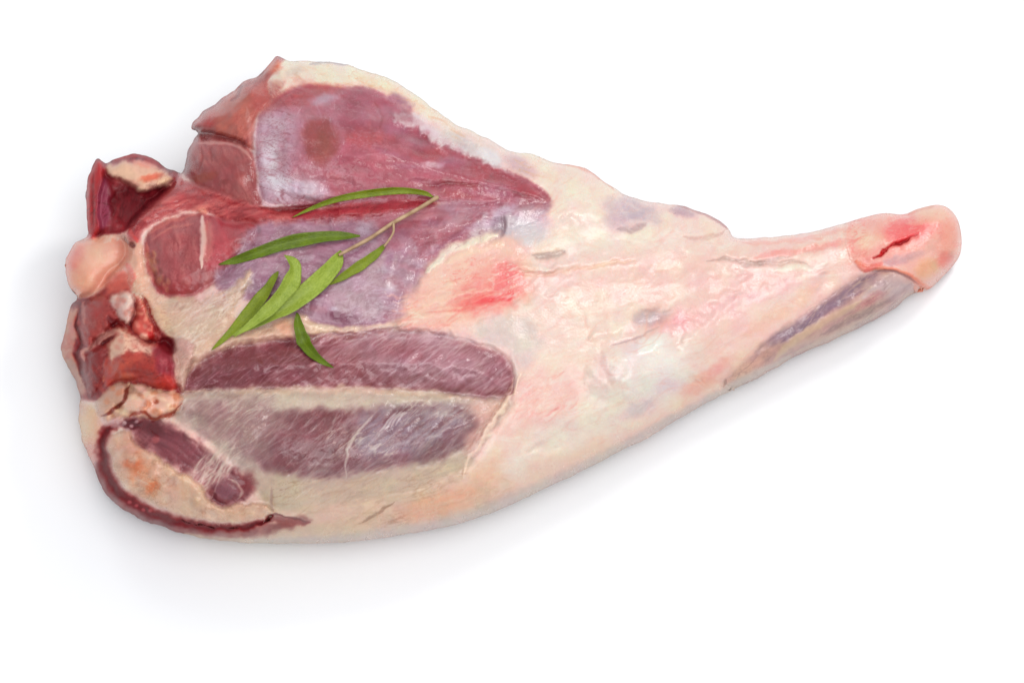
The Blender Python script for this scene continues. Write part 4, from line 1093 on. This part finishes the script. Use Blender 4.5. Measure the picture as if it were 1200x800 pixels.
# ------------------------------------------------------------------ sprig of tarragon lying on the meat
def leaf_material(name, front, back, vein):
    m, nt, b = new_mat(name)
    at = nt.nodes.new("ShaderNodeAttribute"); at.attribute_name = "leaf_uv"
    sep = nt.nodes.new("ShaderNodeSeparateXYZ")
    nt.links.new(at.outputs["Vector"], sep.inputs["Vector"])
    tc = nt.nodes.new("ShaderNodeTexCoord")
    n1 = nt.nodes.new("ShaderNodeTexNoise"); n1.inputs["Scale"].default_value = 140; n1.inputs["Detail"].default_value = 5
    nt.links.new(tc.outputs["Object"], n1.inputs["Vector"])
    mp = nt.nodes.new("ShaderNodeMapping"); mp.inputs["Scale"].default_value = (2.2, 16, 1)
    nt.links.new(at.outputs["Vector"], mp.inputs["Vector"])
    n2 = nt.nodes.new("ShaderNodeTexNoise"); n2.inputs["Scale"].default_value = 3.0; n2.inputs["Detail"].default_value = 4
    nt.links.new(mp.outputs["Vector"], n2.inputs["Vector"])
    mix = nt.nodes.new("ShaderNodeMix"); mix.data_type = 'RGBA'
    mix.inputs[6].default_value = (*front, 1); mix.inputs[7].default_value = (*back, 1)
    ad = nt.nodes.new("ShaderNodeMath"); ad.operation = 'MULTIPLY_ADD'
    ad.inputs[1].default_value = 1.5; ad.inputs[2].default_value = -0.9
    nt.links.new(n2.outputs["Fac"], ad.inputs[0])
    ad2 = nt.nodes.new("ShaderNodeMath"); ad2.operation = 'MULTIPLY_ADD'; ad2.inputs[1].default_value = 1.3
    nt.links.new(n1.outputs["Fac"], ad2.inputs[0]); nt.links.new(ad.outputs[0], ad2.inputs[2])
    nt.links.new(ad2.outputs[0], mix.inputs[0])
    ab = nt.nodes.new("ShaderNodeMath"); ab.operation = 'ABSOLUTE'
    nt.links.new(sep.outputs["X"], ab.inputs[0])
    rm = nt.nodes.new("ShaderNodeMapRange")
    rm.inputs["From Min"].default_value, rm.inputs["From Max"].default_value = 0.02, 0.16
    rm.inputs["To Min"].default_value, rm.inputs["To Max"].default_value = 0.5, 0.0
    nt.links.new(ab.outputs[0], rm.inputs["Value"])
    mix2 = nt.nodes.new("ShaderNodeMix"); mix2.data_type = 'RGBA'
    mix2.inputs[7].default_value = (*vein, 1)
    nt.links.new(rm.outputs["Result"], mix2.inputs[0]); nt.links.new(mix.outputs[2], mix2.inputs[6])
    nt.links.new(mix2.outputs[2], b.inputs["Base Color"])
    b.inputs["Roughness"].default_value = 0.33
    b.inputs["Specular IOR Level"].default_value = 0.28
    bp = nt.nodes.new("ShaderNodeBump"); bp.inputs["Strength"].default_value = 0.6; bp.inputs["Distance"].default_value = 0.0005
    nt.links.new(n2.outputs["Fac"], bp.inputs["Height"]); nt.links.new(bp.outputs["Normal"], b.inputs["Normal"])
    return m


def g(*c):
    return tuple(float(x) for x in lin(c) * 0.60)


LEAF_DARK = leaf_material("leaf_top", g(84, 104, 0), g(124, 148, 8), g(126, 150, 20))
LEAF_OLIVE = leaf_material("leaf_olive", g(108, 126, 4), g(156, 172, 30), g(144, 160, 36))
LEAF_PALE = leaf_material("leaf_underside", g(132, 156, 28), g(184, 202, 82), g(170, 190, 66))
stem_m, nt, b = new_mat("woody_stem")
nz = nt.nodes.new("ShaderNodeTexNoise"); nz.inputs["Scale"].default_value = 160; nz.inputs["Detail"].default_value = 4
cr = nt.nodes.new("ShaderNodeValToRGB")
cr.color_ramp.elements[0].color = (*g(166, 126, 84), 1); cr.color_ramp.elements[1].color = (*g(222, 186, 146), 1)
cr.color_ramp.elements[0].position, cr.color_ramp.elements[1].position = 0.3, 0.7
tcn = nt.nodes.new("ShaderNodeTexCoord")
nt.links.new(tcn.outputs["Object"], nz.inputs["Vector"]); nt.links.new(nz.outputs["Fac"], cr.inputs["Fac"]); nt.links.new(cr.outputs["Color"], b.inputs["Base Color"])
b.inputs["Roughness"].default_value = 0.55

sprig = bpy.data.objects.new("tarragon_sprig", None)
scene.collection.objects.link(sprig)
sprig["label"] = "green tarragon sprig with narrow leaves lying on the raw lamb leg"
sprig["category"] = "herb"


def surf(u, v):
    return float(Zf[int(np.clip(round(v), 0, H_ - 1)), int(np.clip(round(u), 0, W_ - 1))])


def leaf(pts, lifts, width, mat, twist=(0, 0), fold=0.25, peak=0.45, sharp=1.0, seed=0):
    """narrow leaf along a line of frame positions, floating 'lifts' mm over the meat; width px"""
    n, mcols = 40, 8
    p = spline(pts, False, 10)
    t0 = np.linspace(0, 1, len(p))
    tt = np.linspace(0, 1, n)
    cu, cv = np.interp(tt, t0, p[:, 0]), np.interp(tt, t0, p[:, 1])
    base = np.array([surf(a, b_) for a, b_ in zip(cu, cv)])
    base = np.convolve(np.pad(base, 4, mode='edge'), np.ones(9) / 9, 'valid')
    hh = base + 0.4 * np.interp(tt, np.linspace(0, 1, len(lifts)), lifts)
    centre = point(cu, cv, hh * 0.001)
    tan = np.gradient(centre, axis=0)
    tan /= np.linalg.norm(tan, axis=1)[:, None]
    tw = np.radians(np.interp(tt, np.linspace(0, 1, len(twist)), twist))
    upv = np.array([0, -0.25, 0.97])
    side = np.cross(tan, upv); side /= np.linalg.norm(side, axis=1)[:, None]
    nor = np.cross(side, tan)
    wv = np.interp(tt, [0, peak * 0.35, peak, 0.8, 1], [0.10, 0.62, 1.0, 0.56, 0.02]) 
    wv = np.convolve(np.pad(wv, 2, mode='edge'), np.ones(5) / 5, 'valid'); wv[-1] = 0.03
    half = width * WIDTH / W_ * 0.5 * wv * (1 + 0.10 * vnoise(tt * 9, tt * 0, seed))
    V, UV = [], []
    for side_z in (0.00022, -0.00022):
        for i in range(n):
            c_, s_ = math.cos(tw[i]), math.sin(tw[i])
            sd = side[i] * c_ + nor[i] * s_
            nn = -side[i] * s_ + nor[i] * c_
            for j in range(mcols + 1):
                x = j / mcols * 2 - 1
                bend = half[i] * fold * abs(x) ** 1.4 + 0.0003 * math.sin(tt[i] * 23 + seed + x)
                V.append(centre[i] + sd * half[i] * x + nn * (bend + side_z * (1 - 0.7 * abs(x))))
                UV.append((x, tt[i], 0))
    Fq = []
    m1_ = mcols + 1
    off = n * m1_
    for i in range(n - 1):
        for j in range(mcols):
            a = i * m1_ + j
            Fq.append((a, a + m1_, a + m1_ + 1, a + 1))
            Fq.append((off + a, off + a + 1, off + a + m1_ + 1, off + a + m1_))
    for i in range(n - 1):
        a, b_ = i * m1_, i * m1_ + mcols
        Fq.append((a, off + a, off + a + m1_, a + m1_))
        Fq.append((b_, b_ + m1_, off + b_ + m1_, off + b_))
    for j in range(mcols):
        Fq.append((j, j + 1, off + j + 1, off + j))
        a = (n - 1) * m1_ + j
        Fq.append((a, off + a, off + a + 1, a + 1))
    o = add_mesh("leaf", np.array(V), np.array(Fq), mat, sprig)
    at = o.data.attributes.new("leaf_uv", 'FLOAT_VECTOR', 'POINT')
    at.data.foreach_set("vector", np.array(UV, np.float32).ravel())
    return o


def tube(name, pts, lifts, radii, mat, parent, sides=10):
    p = spline(pts, False, 8)
    tt = np.linspace(0, 1, len(p))
    base = np.array([surf(a, b_) for a, b_ in p])
    base = np.convolve(np.pad(base, 4, mode='edge'), np.ones(9) / 9, 'valid')
    c_ = point(p[:, 0], p[:, 1], (base + np.interp(tt, np.linspace(0, 1, len(lifts)), lifts)) * 0.001)
    rad = np.interp(tt, np.linspace(0, 1, len(radii)), radii) * WIDTH / W_ * (1 + 0.08 * vnoise(tt * 14, tt * 0, 4))
    tan = np.gradient(c_, axis=0); tan /= np.linalg.norm(tan, axis=1)[:, None]
    sd = np.cross(tan, [0, 0, 1.0]); sd /= np.linalg.norm(sd, axis=1)[:, None]
    nr = np.cross(sd, tan)
    V = [c_[i] + rad[i] * (sd[i] * math.cos(a) + nr[i] * math.sin(a)) for i in range(len(p)) for a in np.linspace(0, 2 * math.pi, sides, endpoint=False)]
    Fq = [(i * sides + j, i * sides + (j + 1) % sides, (i + 1) * sides + (j + 1) % sides, (i + 1) * sides + j) for i in range(len(p) - 1) for j in range(sides)]
    return add_mesh(name, np.array(V), np.array(Fq), mat, parent, ngon=[list(range(sides))[::-1], [(len(p) - 1) * sides + j for j in range(sides)]])


tube("stem", [(513, 231), (488, 246), (461, 261), (434, 279), (410, 292), (397, 299)], [3, 4, 4, 4, 3.5], [2.6, 2.3, 2.3, 2.1, 1.8], stem_m, sprig)
tube("petiole", [(461, 262), (461, 272), (456, 281), (450, 289)], [5, 4, 3], [1.5, 1.3, 1.2], stem_m, sprig)
leaf([(508, 231), (497, 226), (475, 223), (440, 225), (400, 232), (370, 242), (342, 255)], [5, 8, 10, 8, 2], 10, LEAF_OLIVE, (30, 34, 16), 0.5, 0.5, seed=1)
leaf([(422, 277), (400, 277), (370, 279), (335, 285), (299, 297), (275, 305), (256, 310)], [5, 6, 8, 6, 2], 17, LEAF_DARK, (-18, 14, 22), 0.45, 0.45, seed=2)
leaf([(452, 286), (440, 298), (422, 311), (403, 323), (386, 334)], [3, 4, 4, 2], 13, LEAF_OLIVE, (10, 26), 0.4, 0.5, seed=3)
leaf([(326, 318), (316, 336), (300, 358), (276, 384), (248, 410)], [7, 5, 4, 4, 1.5], 17, LEAF_OLIVE, (-30, -14, 10), 0.35, 0.5, seed=4)
leaf([(400, 294), (390, 312), (366, 337), (336, 360), (305, 377), (271, 394)], [6, 8, 9, 8, 3], 23, LEAF_PALE, (24, 6, -20), 0.42, 0.36, seed=5)
leaf([(333, 299), (345, 313), (338, 334), (322, 355), (302, 374), (274, 395)], [18, 21, 20, 16, 9], 21, LEAF_PALE, (44, 24, -6), 0.4, 0.35, seed=6)
leaf([(348, 367), (350, 384), (357, 402), (371, 418), (391, 431)], [3, 5, 5, 2], 16, LEAF_DARK, (24, 0, -24), 0.5, 0.5, seed=7)

# ------------------------------------------------------------------ white table
tm, nt, b = new_mat("white_table")
tcn = nt.nodes.new("ShaderNodeTexCoord")
nz = nt.nodes.new("ShaderNodeTexNoise"); nz.inputs["Scale"].default_value = 3; nz.inputs["Detail"].default_value = 6
cr = nt.nodes.new("ShaderNodeValToRGB")
cr.color_ramp.elements[0].color = (0.80, 0.805, 0.815, 1); cr.color_ramp.elements[1].color = (0.825, 0.83, 0.838, 1)
nt.links.new(tcn.outputs["Object"], nz.inputs["Vector"]); nt.links.new(nz.outputs["Fac"], cr.inputs["Fac"]); nt.links.new(cr.outputs["Color"], b.inputs["Base Color"])
b.inputs["Roughness"].default_value = 0.6
b.inputs["Specular IOR Level"].default_value = 0.2
tv = np.array([(-4, -4, 0), (4, -4, 0), (4, 4, 0), (-4, 4, 0)], np.float32)
table = add_mesh("table_top", tv, np.array([[0, 1, 2, 3]]), tm, None, smooth_shade=False)
table["kind"] = "structure"
table["label"] = "plain white table surface under the lamb leg"
